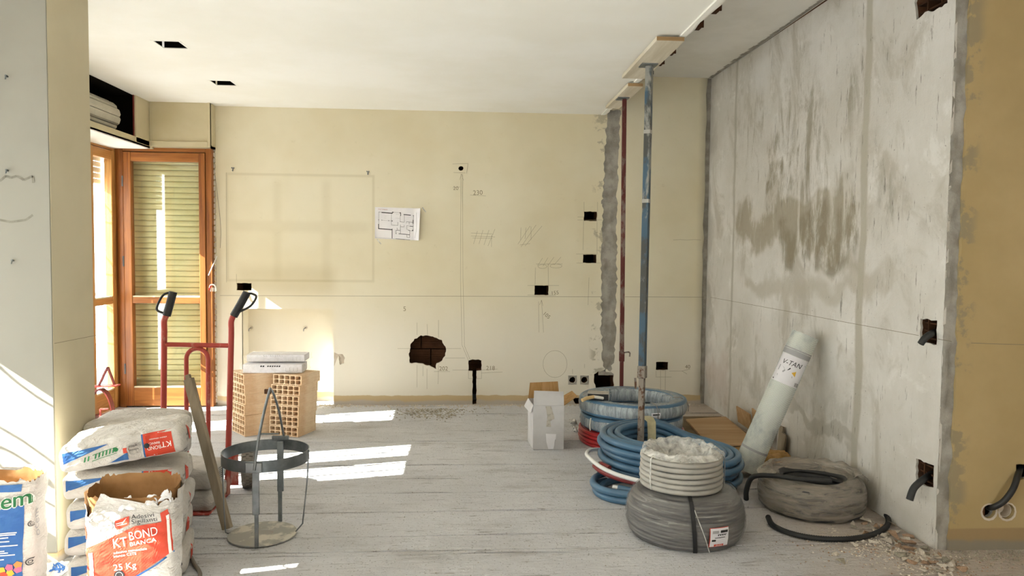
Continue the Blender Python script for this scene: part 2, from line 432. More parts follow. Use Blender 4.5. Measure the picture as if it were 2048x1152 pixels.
def m_prop():
    n = Nodes('worn_blue_prop'); a = n.ramp(n.noise(6, 6, .7, co=n.coord((1, 1, .45))), .44, .54); b = n.ramp(n.noise(4, 6, .7, .3, co=n.coord((1.3, 1.3, .5), (3, 1, 2))), .5, .58)
    col = n.mix(a, hexc('#41596a'), hexc('#474845')); col = n.mix(b, col, hexc('#8f8e88')); n.bump(n.noise(60, 4), .15, .003)
    return n.done(col, .6, .1)
M = dict(
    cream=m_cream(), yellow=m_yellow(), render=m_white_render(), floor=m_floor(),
    ceil=simple('white_ceiling_paint', '#efede7', '#eae7de', 1.2, .8, bump=.05, bscale=30, spec=.2),
    upper=simple('grey_white_ceiling', '#e6e3dd', '#dad7cf', 1.6, .85, bump=.12, spec=.2),
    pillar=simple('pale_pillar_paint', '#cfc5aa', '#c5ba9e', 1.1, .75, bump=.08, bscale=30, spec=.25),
    concrete=simple('rough_concrete', '#a9a49b', '#8d887f', 9, .95, bump=.9, bscale=38, spec=.1),
    core=simple('brick_core', '#6b4a36', '#4c3527', 5, .95, bump=.5, spec=.05),
    dark=simple('dark_void', '#15120f', None, rough=.95, spec=.02),
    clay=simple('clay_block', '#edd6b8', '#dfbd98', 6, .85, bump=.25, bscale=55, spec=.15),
    clay_old_shaded=simple('old_clay_block_shaded', '#4a3121', '#392518', 6, .9, bump=.4, bscale=40, spec=.1),  # old clay with the shade of the hollows painted into its colour
    wood_v=m_wood('pine_upright', '#a5662f', '#7a4620', 2), wood_h=m_wood('pine_rail', '#ab6d36', '#824d24', 0),
    wood_hy=m_wood('pine_rail_side', '#c58f52', '#a06c36', 1), wood_vy=m_wood('pine_upright_side', '#c59252', '#a4723a', 2),
    box_cream=simple('cream_joinery', '#cdc2a4', '#c2b693', 1.5, .55, bump=.03, spec=.35),
    slat=simple('cream_shutter_slat', '#e3d9ac', '#d8cc99', 3, .5, spec=.4), slat_old=simple('grey_shutter_slat', '#c9c4b4', '#b5b0a1', 3, .5),
    rubber_seal=simple('black_gap', '#1d1916', None, rough=.9), glass=m_glass(),
    iron=simple('grille_iron', '#5d6066', '#7c7f85', 12, .5, .3), pencil=simple('pencil_graphite', '#8b8168', None, rough=.9),
    chalk=simple('snap_line', '#7f7662', None, rough=.9),
    red=m_chipped('chipped_red_paint', '#a8433b', '#b98578', .42, 8, .56, .66), maroon=simple('maroon_paint', '#6a2622', '#7e332c', 9, .45),
    redplate=m_chipped('scuffed_red_plate', '#b4473d', '#cfa197', .5, 10, .5, .66),
    black=simple('black_plastic', '#1c1c1d', '#27272a', 20, .45), rubber=simple('tyre_rubber', '#5f5c59', '#8a857e', 14, .8, bump=.3),
    steel=simple('galvanised_steel', '#8d9093', '#72767a', 12, .38, .85), steel_d=simple('dark_steel_band', '#6a7074', '#878c8f', 10, .4, .8),
    disc=simple('cement_spattered_steel', '#9a9a96', '#c7c4bb', 9, .5, .45, bump=.2, lo=.5, hi=.6),
    plank=simple('weathered_batten', '#a09380', '#7b6e5d', 7, .9, bump=.5, bscale=30, stretch=(1, 1, .2), spec=.1),
    board=simple('formwork_board', '#d6cdbb', '#c3b8a2', 5, .85, bump=.3, stretch=(3, .3, 1)),
    board_end=m_wood('board_end_grain', '#a88962', '#8f7049', 0, .8),
    prop_red=m_chipped('rusted_red_prop', '#5c2a25', '#7d6d64', .7, 8, .5, .6, .4), prop_blue=m_prop(),
    prop_in=m_chipped('rusty_prop_tube', '#8d847a', '#5d3f2c', .75, 26, .5, .6, .8),
    bag=None, paper=simple('white_paper', '#ece9ea', '#dfdce0', 3, .7), white_card=simple('white_cardboard', '#c9c7c8', '#bcb9ba', 4, .7),
    brown_card=m_wood('brown_cardboard', '#b08a5c', '#94703f', 2, .85), tape=simple('old_tape', '#a9a296', '#beb8ad', 30, .5, lo=.45, hi=.55),
    blue=simple('blue_print', '#2a5a9c', '#35679f', 5, .6), red_p=simple('red_print', '#d2492f', '#c63f27', 5, .6), white_p=simple('white_print', '#efece6', None, rough=.6),
    black_p=simple('black_print', '#2b2a2b', None, rough=.6), green_p=simple('green_print', '#2e7d4b', None, rough=.6), green_d=simple('dark_green_print', '#1d6b3c', None, rough=.6),
    maroon_p=simple('maroon_print', '#b4655c', None, rough=.6), yellow_p=simple('yellow_print', '#e2b23a', None, rough=.6), pink_p=simple('pink_print', '#d6668a', None, rough=.6),
    orange_p=simple('orange_print', '#dd8a4a', None, rough=.6), grey_p=simple('grey_print', '#a6a4a6', None, rough=.6),
    kraft=simple('kraft_paper', '#a67c50', '#8a6238', 5, .85, bump=.4, bscale=20), powder=simple('cement_powder', '#c5b294', '#ad987a', 18, .95, bump=.5, bscale=60),
    hose_blue=simple('blue_foam_pipe', '#4e7390', '#43647f', 4, .3, spec=.5), hose_red=simple('red_foam_pipe', '#a3292b', '#8f2225', 4, .32, spec=.5),
    hose_dred=simple('dull_red_pipe', '#8e3a39', '#7c3030', 4, .45), pipe_white=simple('white_pipe', '#e6e4e2', None, rough=.3), pipe_dark=simple('dark_pipe', '#54504e', '#454140', 4, .4),
    conduit_white=simple('white_conduit', '#b5b1a9', '#a5a199', 5, .45), conduit_black=simple('black_conduit', '#1d1d1e', '#2c2b2a', 9, .5),
    winding=simple('grey_conduit_winding', '#444244', '#363437', 5, .45), winding_d=simple('dusty_conduit_winding', '#6f6a63', '#5b564f', 5, .6),
    film_blue=m_film('cling_film_over_blue', '#c9d0d3', (.35, .82), .22, (9, 9, 1.2), 4.5), film_grey=m_film('cling_film_over_grey', '#b4b1ad', (.06, .58), .22, (1.2, 1.2, 18), 4.0),
    film_dust=m_film('dusty_film', '#9b9184', (.4, .9), .4, (1.5, 1.5, 9), 4.0), film_white=m_film('clear_bag_film', '#f1efe9', (.25, .85), .25, (2, 2, 2), 7),
    tape_y=m_film('yellowed_tape', '#cdc39a', (.75, .95), .3, (2, 2, 2), 8), strap=simple('black_strap', '#1f1e1f', None, rough=.55), strap_g=simple('grey_strap', '#86837f', None, rough=.5),
    mesh=None, insul=simple('mineral_wool', '#b58f5e', '#93703f', 14, .95, bump=1.0, bscale=45), ply=m_wood('plywood_sheet', '#c2a27c', '#ad8b62', 0, .75, .5),
    rub_w=simple('plaster_rubble', '#d9cfc0', '#bfb2a1', 8, .95, bump=.6), rub_r=simple('brick_rubble', '#b3967c', '#997a60', 8, .95, bump=.6), rub_g=simple('mortar_rubble', '#aaa291', '#8a8272', 8, .95, bump=.6),
    cable=simple('grey_cable', '#6f675d', None, rough=.6), cable_w=simple('white_cable', '#e4e0d8', None, rough=.5), red_c=simple('red_connector', '#c0302c', None, rough=.4),
    handle_w=m_wood('ash_handle', '#d8bd8b', '#c8a874', 0, .6), foam=simple('pale_dusty_top', '#b9b3a9', '#a9a399', 20, .9, bump=.3),
    bagwrap=m_film('clear_packing_film', '#ffffff', (.0, .16), .15, (3, 3, 3), 9), sealant=simple('silver_tin_scrap', '#cfcdca', '#8f8b86', 20, .3, .5),
)
def m_bag(name, c1, c2):
    n = Nodes(name); col = n.mix(n.ramp(n.noise(5, 5, .65), .35, .7), hexc(c1), hexc(c2))
    col = n.mix(n.math('MULTIPLY', n.ramp(n.noise(26, 4, .6), .62, .72), .35), col, hexc('#8f877c'))
    n.bump(n.math('ADD', n.noise(7, 4, .6, 1.5, co=n.coord((1, 1, 2))), n.math('MULTIPLY', n.noise(24, 4, .6, 1.0), .4)), .9, .022)
    return n.done(col, .6, spec=.3)
M['bag'] = m_bag('white_paper_sack', '#d5d0ca', '#c3bdb6')
M['bag2'] = m_bag('grey_paper_sack', '#c8c3bd', '#b3ada6')
def m_mesh():
    n = Nodes('fibreglass_mesh'); co = n.coord((1, 1, 1))
    w = n.math('ADD', n.wave(46, 0, n.coord(rot=(0, 0, .0)), 'Z'), n.wave(40, 0, n.coord(rot=(0, .6, .6)), 'X'))
    blot = n.noise(5, 4, .6, co=n.coord((1, 1, .7)))
    col = n.mix(n.ramp(w, .5, 1.5), hexc('#c4c8be'), hexc('#e2e4de'))
    col = n.mix(n.math('MULTIPLY', n.ramp(blot, .46, .66), .75), col, hexc('#868f97'))
    n.bump(w, .5, .003); return n.done(col, .35, spec=.5)
M['mesh'] = m_mesh()

# ------------------------------------------------------------------ the room shell
YB, XR, XL, ZC, ZU, XE = 6.78, 2.27, -3.05, 2.675, 3.03, 1.29   # back wall, right wall, left wall, lowered ceiling, slab, edge of the lowered ceiling
YF, XFAR, YREAR = 3.36, 5.2, -1.6

# floor: board-marked screed, strip by strip
floor = struct('floor', label='pale grey board-marked concrete screed floor')
MB().box(XL - .4, XFAR + .1, YREAR - .1, 7.6, -.12, -.012).build('subfloor', simple('screed_joint', '#5c5247', '#4b4339', 9, .95), floor)
ys = [YREAR]
while ys[-1] < 3.05: ys.append(ys[-1] + .31)
ys = ys[:-1] + [3.09, 3.40, 3.445, 3.63, 3.97, 4.28, 4.55, 4.85, 5.18, 5.46, 5.77, 6.08, 6.38, 6.66, 7.3]
r5 = random.Random(5)
def strip_edge(i):
    r = random.Random(i * 13 + 1)
    xs = [XL - .4 + k * (XFAR - XL + .5) / 90 for k in range(91)]
    return [(x, ys[i] + .012 * noise.noise(V((x * 1.3, i * 3.7, 0))) + r.uniform(-.003, .003)) for x in xs]
edges = [strip_edge(i) for i in range(len(ys))]
for i in range(len(ys) - 1):
    mb = MB(); a, b = edges[i], edges[i + 1]; dz = r5.uniform(-.0025, .0015); g = .010
    for k in range(91):
        ga = g * (1.6 if noise.noise(V((a[k][0] * 2, i, 5))) > .15 else .35); gb = g * .4
        mb.v += [V((a[k][0], a[k][1] + ga, -.03)), V((a[k][0], a[k][1] + ga, dz)), V((b[k][0], b[k][1] - gb, dz)), V((b[k][0], b[k][1] - gb, -.03))]
    for k in range(90):
        o = 4 * k; mb.f += [(o, o + 4, o + 5, o + 1), (o + 1, o + 5, o + 6, o + 2), (o + 2, o + 6, o + 7, o + 3)]
    mb.build('screed_strip', M['floor'], floor, fix=False)

# back wall -----------------------------------------------------------------
wb = struct('wall_back', label='cream plastered wall with chased holes and pencil marks')
def bx(px, py): p = at(px, py, 1, YB); return (p.x, p.z)
def brect(x0, y0, x1, y1):
    a, b = bx(x0, y0), bx(x1, y1); return rectl(a[0], b[0], b[1], a[1])
xs0 = at(432, 500, 1, YB).x
nic = (bx(484, 618)[0], bx(667, 618)[0], bx(600, 618)[1])
sockets = [brect(473, 566, 503, 581), brect(1168, 423, 1194, 442), brect(1166, 509, 1193, 526), brect(1069, 571, 1097, 590), brect(1312, 724, 1337, 740)]
big = [bx(*p) for p in [(821, 688), (829, 678), (842, 671), (858, 671), (873, 676), (884, 680), (888, 690), (892, 698), (890, 712), (884, 722), (873, 727), (872, 739), (862, 733), (846, 728), (832, 726), (819, 726), (818, 712), (819, 700)]]
tee = [bx(*p) for p in [(937, 721), (945, 719), (957, 719), (963, 721), (963, 741), (953, 742), (953, 808), (945, 809), (945, 742), (937, 742)]]
corner_hole = [bx(*p) for p in [(1188, 748), (1196, 743), (1206, 741), (1214, 738), (1222, 744), (1228, 748), (1228, 780), (1226, 792), (1196, 792), (1192, 776), (1188, 765)]]
low_hole = [bx(*p) for p in [(1146, 797), (1163, 795), (1163, 811), (1152, 812)]]
def circ(px, py, r, n=16, j=.0):
    c = bx(px, py); return [(c[0] + r * (1 + rnd.uniform(-j, j)) * math.cos(2 * PI * k / n), c[1] + r * (1 + rnd.uniform(-j, j)) * math.sin(2 * PI * k / n)) for k in range(n)]
rounds = [circ(1145, 760, .030, j=.08), circ(1169, 760, .030, j=.08), circ(922, 337, .022, 10, .15)]
scar = [bx(*p) for p in [(667, 704), (676, 708), (685, 708), (690, 716), (688, 726), (680, 730), (667, 735)]]
sl = [bx(1212, 200)[0], bx(1243, 200)[0]]
strip = [(sl[0] + .01, 2.72), (sl[0] - .005, 2.2), (sl[0] - .02, 1.6), (sl[0] - .012, .9), (sl[0] + .0, .42), (sl[0] + .04, .3),
         (sl[1] - .06, .3), (sl[1] - .02, .45), (sl[1] - .015, 1.2), (sl[1] - .025, 1.9), (sl[1] - .005, 2.72)]
nichel = [(nic[0], 0.0), (nic[1], 0.0), (nic[1], nic[2]), (nic[0], nic[2])]
outline = [(xs0, 0), (nic[0], 0), (nic[0], nic[2]), (nic[1], nic[2]), (nic[1], scar[0][1])] + [q for q in ragged(scar[1:-1], .004, .015, 3)] + \
          [(nic[1], scar[-1][1]), (nic[1], 0), (2.235, 0)] + [(2.225 + .02 * noise.noise(V((0, k * .9, 2))), .12 * k) for k in range(1, 25)] + [(2.235, ZU + .02), (xs0, ZU + .02)]
holes = [ragged(s, .003, .02, i) for i, s in enumerate(sockets)] + [ragged(big, .006, .018, 9), ragged(tee, .003, .02, 8), ragged(corner_hole, .006, .02, 7), ragged(low_hole, .004, .02, 6), ragged(strip, .011, .03, 5)] + rounds
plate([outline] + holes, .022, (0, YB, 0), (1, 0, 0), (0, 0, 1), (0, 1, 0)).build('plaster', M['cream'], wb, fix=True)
grow = lambda lp, k: [((p[0] - cx) * k + cx, (p[1] - cz) * k + cz) for cx, cz in [(sum(q[0] for q in lp) / len(lp), sum(q[1] for q in lp) / len(lp))] for p in lp]
core_h = [grow(h, 1.06) for h in sockets] + [grow(big, 1.02), tee, grow(corner_hole, 1.03), low_hole] + rounds
core_o = [(xs0, 0), (nic[0] - .03, 0), (nic[0] - .03, nic[2] + .03), (nic[1] + .03, nic[2] + .03), (nic[1] + .03, 0), (2.5, 0), (2.5, ZU + .02), (xs0, ZU + .02)]
plate([core_o] + core_h, .19, (0, YB + .022, 0), (1, 0, 0), (0, 0, 1), (0, 1, 0)).build('masonry_core', M['core'], wb)
MB().box(-2.2, 2.6, YB + .55, YB + .6, -.1, ZU + .1).build('outer_leaf', M['core'], wb)
MB().box(-2.2, -2.16, YB + .1, YB + .56, -.1, ZU).box(2.5, 2.6, YB, YB + .6, -.1, ZU).build('cavity_side', M['core'], wb)
# niche lining
nb = YB + .2
nl = MB().grid(lambda u, v: (nic[0] + (nic[1] - nic[0]) * u, nb, nic[2] * v), 20, 14)
for v in nl.v: v.y += .004 * noise.noise(V((v.x * 6, 0, v.z * 3)))
nl.box(nic[0] - .02, nic[0], YB + .001, nb + .02, 0, nic[2] + .02).box(nic[1], nic[1] + .02, YB + .0225, nb + .02, 0, nic[2]).box(nic[0] - .02, nic[1] + .02, YB + .0225, nb + .02, nic[2], nic[2] + .02)
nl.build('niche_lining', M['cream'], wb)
# bare concrete where the partition stood, and brown corner band
def cgrid(x0, x1, z0, z1, y, amp, nu, nv, name, mat):
    mb = MB().grid(lambda u, v: (x0 + (x1 - x0) * u, y + amp * noise.noise(V((u * 3.1, 0, v * (z1 - z0) * 9))) + amp * .6 * noise.noise(V((u * 9, 4, v * (z1 - z0) * 31))), z0 + (z1 - z0) * v), nu, nv)
    mb.build(name, mat, wb, smooth=180, fix=False)
cgrid(sl[0] - .03, sl[1] + .0, .27, 2.72, YB + .008, .012, 10, 120, 'concrete_stub', M['concrete'])
cgrid(2.18, 2.29, 0, ZU, YB + .012, .006, 6, 80, 'corner_render', M['concrete'])
sx = scar[3]
MB().grid(lambda u, v: (nic[1] - .001 + .13 * u, YB + .014 + .012 * noise.noise(V((u * 4, 3, v * 5))), scar[-1][1] - .02 + (scar[0][1] - scar[-1][1] + .04) * v), 12, 14).build('broken_plaster', M['rub_w'], wb, smooth=180, fix=False)
# hollow blocks seen through the large hole
bl = MB()
def grooved(x0, x1, z0, z1, y):
    mb = MB(); k = 9
    for i in range(k):
        a, b = z0 + (z1 - z0) * i / k, z0 + (z1 - z0) * (i + 1) / k
        mb.box(x0, x1, y, y + .06, a + .002, b - .003); mb.box(x0, x1, y + .006, y + .05, b - .003, b + .002)
    return mb
c = bx(850, 700); zc = c[1]
for (a0, a1, z0, z1) in [(c[0] - .27, c[0] - .045, zc + .003, zc + .2), (c[0] - .035, c[0] + .21, zc + .003, zc + .2), (c[0] - .2, c[0] + .045, zc - .2, zc - .008), (c[0] + .055, c[0] + .3, zc - .2, zc - .008)]:
    grooved(a0, a1, z0, z1, YB + .1).build('hollow_brick', M['clay_old_shaded'], wb)
cc = bx(950, 731); grooved(cc[0] - .1, cc[0] + .1, cc[1] - .08, cc[1] + .1, YB + .14).build('hollow_brick', M['clay_old_shaded'], wb)
# plugs of grey filler round the two outlets
for px in (1145, 1169):
    c = bx(px, 760); plate([ragged(rectl(c[0] - .04, c[0] + .04, c[1] - .042, c[1] + .042), .003, .02, px), [(c[0] + .031 * math.cos(2 * PI * k / 16), c[1] + .031 * math.sin(2 * PI * k / 16)) for k in range(16)]], .004, (0, YB - .002, 0), (1, 0, 0), (0, 0, 1), (0, 1, 0)).build('outlet_collar', M['concrete'], wb)
# toothed gap at the window jamb
for k in range(46):
    z = .02 + k * .05
    MB().box(xs0 - .012, xs0 + .002, YB - .012, YB + .03, z + .006, z + .043).build('jamb_tooth', M['rub_w'], wb)
# pencil and snapped lines
def marks(name, lines, w, mat, plane=(1, YB), parent=wb, off=.0012):
    mb = MB(); ax, val = plane
    for ln in lines:
        P = [at(px, py, ax, val) for px, py in ln]
        for a, b in zip(P, P[1:]):
            d = (b - a)
            if d.length < 1e-4: continue
            nrm = V((0, -1, 0)) if ax == 1 else V((-1, 0, 0)); sd_ = d.normalized().cross(nrm) * w / 2
            mb.add([a - sd_ + nrm * off, b - sd_ + nrm * off, b + sd_ + nrm * off, a + sd_ + nrm * off], [(0, 1, 2, 3)])
    return mb.build(name, mat, parent, fix=False)
marks('snapped_line', [[(440, 591), (668, 592), (900, 592.5), (1205, 593.5)], [(1250, 593.5), (1408, 594.3)]], .0028, M['chalk'])
def curve_px(cx, cy, rx, ry, a0, a1, n=24): return [(cx + rx * math.cos(math.radians(a0 + (a1 - a0) * k / n)), cy + ry * math.sin(math.radians(a0 + (a1 - a0) * k / n))) for k in range(n + 1)]
L = [[(922, 348), (921, 560), (924, 690), (937, 721)], [(925, 348), (926, 560), (929, 692), (940, 719)], [(919, 360), (923, 348), (927, 361)],
     [(905, 328), (936, 327), (933, 347)], [(907, 345), (931, 346)], curve_px(1110, 728, 24, 27, 0, 360),
     [(1168, 404), (1168, 423)], [(1195, 404), (1195, 423)], [(1167, 442), (1166, 500)], [(1194, 442), (1194, 509)], [(1152, 508), (1193, 508)], [(1153, 526), (1202, 526)], [(1155, 434), (1168, 434)], [(1155, 440), (1204, 440)],
     [(1071, 535), (1070, 571)], [(1096, 527), (1097, 571)], [(1072, 528), (1125, 528)], [(1055, 571), (1118, 571)], [(1055, 590), (1112, 591)], [(1077, 603), (1078, 665)], [(1083, 600), (1087, 665)], [(1079, 610), (1083, 600), (1086, 612)],
     [(942, 466), (985, 468)], [(942, 472), (990, 474)], [(945, 476), (985, 477)], [(955, 462), (947, 488)], [(966, 460), (958, 488)], [(978, 460), (968, 490)], [(990, 458), (976, 492)], [(983, 470), (983, 494)],
     [(1042, 455), (1041, 480)], [(1052, 455), (1050, 478)], [(1062, 453), (1062, 480)], [(1036, 488), (1060, 452)], [(1042, 494), (1072, 450)], [(1050, 492), (1084, 452)], [(1040, 490), (1060, 487)],
     [(1075, 532), (1085, 516)], [(1086, 532), (1096, 515)], [(1096, 531), (1108, 514)], [(1108, 530), (1122, 514)], curve_px(1085, 533, 9, 4, 0, 360, 12), curve_px(1112, 532, 12, 4, 0, 360, 12),
     [(834, 645), (834, 670)], [(854, 648), (855, 670)], [(877, 640), (877, 675)], [(795, 697), (820, 697)], [(892, 697), (922, 697)], [(890, 716), (930, 716)], [(834, 730), (834, 775)], [(854, 737), (854, 778)], [(877, 730), (876, 768)], [(846, 732), (846, 752)],
     [(905, 740), (937, 740)], [(963, 740), (995, 738)], [(963, 746), (1005, 744)], [(937, 742), (937, 757), (948, 757)], [(963, 742), (963, 757), (953, 757)],
     [(1312, 742), (1312, 754), (1343, 754)], [(1321, 740), (1321, 790)], [(1331, 740), (1330, 790)], [(1338, 742), (1364, 742), (1380, 738)], [(1364, 742), (1374, 748)],
     [(1346, 480), (1360, 479), (1374, 480), (1388, 479), (1402, 480)], [(1178, 555), (1176, 610)], [(940, 390), (972, 392)], [(905, 376), (920, 374)], [(868, 743), (900, 743)],
     [(473, 548), (473, 566)], [(453, 345), (453, 565)], [(1145, 748), (1145, 738)], [(1169, 736), (1169, 728)]]
marks('pencil_marks', L, .0022, M['pencil'])['kind'] = 'stuff'
def wall_text(body, px, py, h, rot=0.0):
    p = at(px, py, 1, YB); fm = moved(text_flat(body, h), 0, 0, rot)
    MB().add([p + V((v.x, -.0013, v.y)) for v in fm[0]], fm[1]).build('pencil_writing', M['pencil'], wb, fix=False)
wall_text('230', 946, 390, .06, .05); wall_text('20', 906, 380, .05); wall_text('155', 1102, 590, .05, .1); wall_text('105', 1085, 628, .05, -.7)
wall_text('218', 972, 740, .055); wall_text('202', 878, 741, .055); wall_text('40', 1370, 737, .05); wall_text('5', 806, 622, .06)

# right wall ----------------------------------------------------------------
wr = struct('wall_right', label='scraped white render wall with two socket chases')
def ry(px, py): p = at(px, py, 0, XR); return (p.y, p.z)
def rrect(pts): return [ry(*p) for p in pts]
rh = [rrect([(1841, 637), (1874, 641), (1873, 690), (1840, 683)]), rrect([(1832, 917), (1868, 931), (1867, 976), (1832, 965)]),
      rrect([(1829, 5), (1840, -25), (1893, -25), (1895, 6), (1868, 22), (1850, 24), (1833, 40)])]
ro = [(YF - .005 + .006 * noise.noise(V((k * 1.1, 3, 0))), .1 * k) for k in range(0, 31)]
plate([ro + [(YB + .03, 3.0 + .03), (YB + .03, 0)]] + [ragged(h, .004, .02, i + 40) for i, h in enumerate(rh)], .012, (XR, 0, 0), (0, 1, 0), (0, 0, 1), (1, 0, 0)).build('plaster', M['render'], wr)
plate([rectl(YF + .004, YB + .03, 0, ZU)] + [grow(h, 1.02) for h in rh], .238, (XR + .012, 0, 0), (0, 1, 0), (0, 0, 1), (1, 0, 0)).build('masonry_core', M['core'], wr)
MB().box(XR + .25, XR + .3, YF + .05, YB + .1, 0, ZU).build('backing', M['dark'], wr)
for i, h in enumerate(rh):           # broken hollow block behind each hole
    y0, y1 = min(p[0] for p in h) - .02, max(p[0] for p in h) + .02; z0, z1 = min(p[1] for p in h) - .02, max(p[1] for p in h) + .02
    mb = MB()
    for k in range(4):
        y = y0 + (y1 - y0) * (k + .15) / 3.3; mb.box(XR + .016 + .012 * (k % 2), XR + .14, y - .004, y + .004, z0, z1)
    for k in range(5):
        z = z0 + (z1 - z0) * (k + .1) / 4.2; mb.box(XR + .022, XR + .14, y0, y1, z - .004, z + .004)
    mb.box(XR + .14, XR + .15, y0, y1, z0, z1)
    mb.build('hollow_brick', M['clay_old_shaded'], wr)
marks('snapped_line', [[(1421, 594.5), (1600, 627), (1700, 646), (1838, 671)], [(1876, 678), (1904, 683)]], .0026, M['chalk'], (0, XR), wr)

# ochre wall facing the camera at the right ---------------------------------
wf = struct('wall_side', label='ochre wall with broken plaster edge beside the white wall')
def fy(px, py): p = at(px, py, 1, YF); return (p.x, p.z)
fo = [(2.33 + .012 * noise.noise(V((k * .5, 8, 0))) + .022 * max(0, noise.noise(V((k * .23, 3, 0)))), .05 * k) for k in range(0, 61)] + [(XFAR, ZU), (XFAR, 0)]
def fcirc(px, py, r): c = fy(px, py); return [(c[0] + r * math.cos(2 * PI * k / 14), c[1] + r * math.sin(2 * PI * k / 14)) for k in range(14)]
fh = [ragged([fy(2026, 926), fy(2062, 926), fy(2062, 956), fy(2026, 956)], .003, .02, 3), ragged(fcirc(1972, 1020, .034), .003, .01, 4), ragged(fcirc(2008, 1020, .038), .003, .01, 5)]
plate([fo] + fh, .02, (0, YF - .02, 0), (1, 0, 0), (0, 0, 1), (0, 1, 0)).build('plaster', M['yellow'], wf)
mb = plate([rectl(XR + .001, XFAR, 0, ZU)] + [grow(h, 1.0) for h in fh], .018, (0, YF, 0), (1, 0, 0), (0, 0, 1), (0, 1, 0)); mb.build('masonry_core', M['concrete'], wf)
MB().grid(lambda u, v: (XR - .001 + .085 * u, YF - .006 + .010 * noise.noise(V((u * 2.5, 1, v * 28))) + .006 * noise.noise(V((u * 8, 7, v * 90))), ZU * v), 8, 150).build('broken_edge', M['concrete'], wf, smooth=180, fix=False)
MB().box(XR + .32, XFAR, YF + .16, YF + .2, 0, ZU).build('backing', M['core'], wf)
for px, r in ((1972, .034), (2008, .038)):
    c = fy(px, 1020); plate([ragged([(c[0] + (r + .009) * math.cos(2 * PI * k / 12), c[1] - .002 + (r + .009) * math.sin(2 * PI * k / 12)) for k in range(12)], .003, .02, px), [(c[0] + r * math.cos(2 * PI * k / 14), c[1] + r * math.sin(2 * PI * k / 14)) for k in range(14)]], .003, (0, YF - .0225, 0), (1, 0, 0), (0, 0, 1), (0, 1, 0)).build('outlet_collar', M['rub_w'], wf)
c = fy(2008, 1020)
mb = MB().lathe([(.0005, 0), (.034, 0), (.034, .05), (.031, .05), (.031, .004), (.0005, .004)], seg=16)
mb.v = [V((v.x + c[0], YF + .045 - v.z, v.y + c[1])) for v in mb.v]; mb.build('wall_box', M['rub_w'], wf, smooth=40)
marks('snapped_line', [[(1942, 686), (2000, 688), (2070, 690)]], .0026, M['chalk'], (1, YF - .02), wf)

# ceilings ------------------------------------------------------------------
ce = struct('ceiling', label='smooth white lowered ceiling with a broken edge')
def cz(px, py): p = fl(px, py, ZC); return (p.x, p.y)
lights = [[cz(311, 83), cz(349, 83.5), cz(374, 96), cz(333, 95.5)], [cz(421, 161), cz(463, 162), cz(471, 171), cz(432, 170.5)]]
lights = [rectl(sum(p[0] for p in l) / 4 - .075, sum(p[0] for p in l) / 4 + .075, sum(p[1] for p in l) / 4 - .08, sum(p[1] for p in l) / 4 + .08) for l in lights]
ce_edge = [(XE + .012 * noise.noise(V((k * .41, 5, 0))) + rnd.uniform(-.004, .004), YREAR + k * .06) for k in range(0, 141)]
ce_out = [(XL, YREAR), (XE, YREAR)] + [p for p in ce_edge if p[1] < YB - .02] + [(XE, YB + .02), (XL, YB + .02)]
plate([ce_out] + lights, .003, (0, 0, ZC), (1, 0, 0), (0, 1, 0), (0, 0, 1)).build('ceiling_panel', M['ceil'], ce)
MB().box(XE - .06, XE - .03, YREAR, YB, ZC + .03, ZU).build('ceiling_upstand', M['core'], ce)
lipo = [(XE - .05, YREAR)] + [(XE - .02 + .5 * (p[0] - XE), p[1]) for p in ce_edge if p[1] < YB - .03] + [(XE - .05, YB - .03)]
plate([lipo], .012, (0, 0, ZC - .011), (1, 0, 0), (0, 1, 0), (0, 0, 1)).build('plaster_lip', M['ceil'], ce)
for l in lights:
    x0, y0 = l[0]; x1, y1 = l[2]
    MB().box(x0 - .01, x1 + .01, y0 - .01, y1 + .01, ZC + .2, ZC + .21).box(x0 - .02, x0 - .01, y0, y1, ZC + .003, ZC + .2).box(x1 + .01, x1 + .02, y0, y1, ZC + .003, ZC + .2).box(x0, x1, y0 - .02, y0 - .01, ZC + .003, ZC + .2).box(x0, x1, y1 + .01, y1 + .02, ZC + .003, ZC + .2).build('recess_box', M['dark'], ce)
    plate([rectl(x0 - .014, x1 + .014, y0 - .014, y1 + .014), rectl(x0, x1, y0, y1)], .0015, (0, 0, ZC - .0014), (1, 0, 0), (0, 1, 0), (0, 0, 1)).build('recess_trim', M['ceil'], ce)
for px, py in [(1452, 26), (1416, 59), (1358, 110), (1335, 131), (1310, 151), (1274, 184), (1236, 217)]:
    p = fl(px, py, ZC + .01); MB().box(XE - .03, XE + .045, p.y - .035, p.y + .035, ZC + .012, ZC + .085).box(XE - .03, XE + .05, p.y - .04, p.y - .03, ZC + .008, ZC + .09).build('hollow_brick', M['clay_old_shaded'], ce, bevel=.004)
cu_ = struct('ceiling_slab', label='greyish old ceiling slab above the demolished partition'); cu_['kind'] = 'structure'
MB().box(XL - .4, XFAR + .1, YREAR - .1, 7.5, ZU, ZU + .1).build('slab', M['upper'], cu_)
mb = MB()
for k in range(60):                  # smear of filler along the joint with the right wall
    y = 3.4 + k * .056; w = .02 + .03 * abs(noise.noise(V((k * .3, 2, 1))))
    mb.add([(XR - w, y, ZU - .002), (XR + .0, y, ZU - .002), (XR + .0, y + .056, ZU - .002), (XR - w - .01 * rnd.random(), y + .056, ZU - .002)], [(0, 1, 2, 3)])
mb.build('joint_filler', M['concrete'], cu_, fix=False)

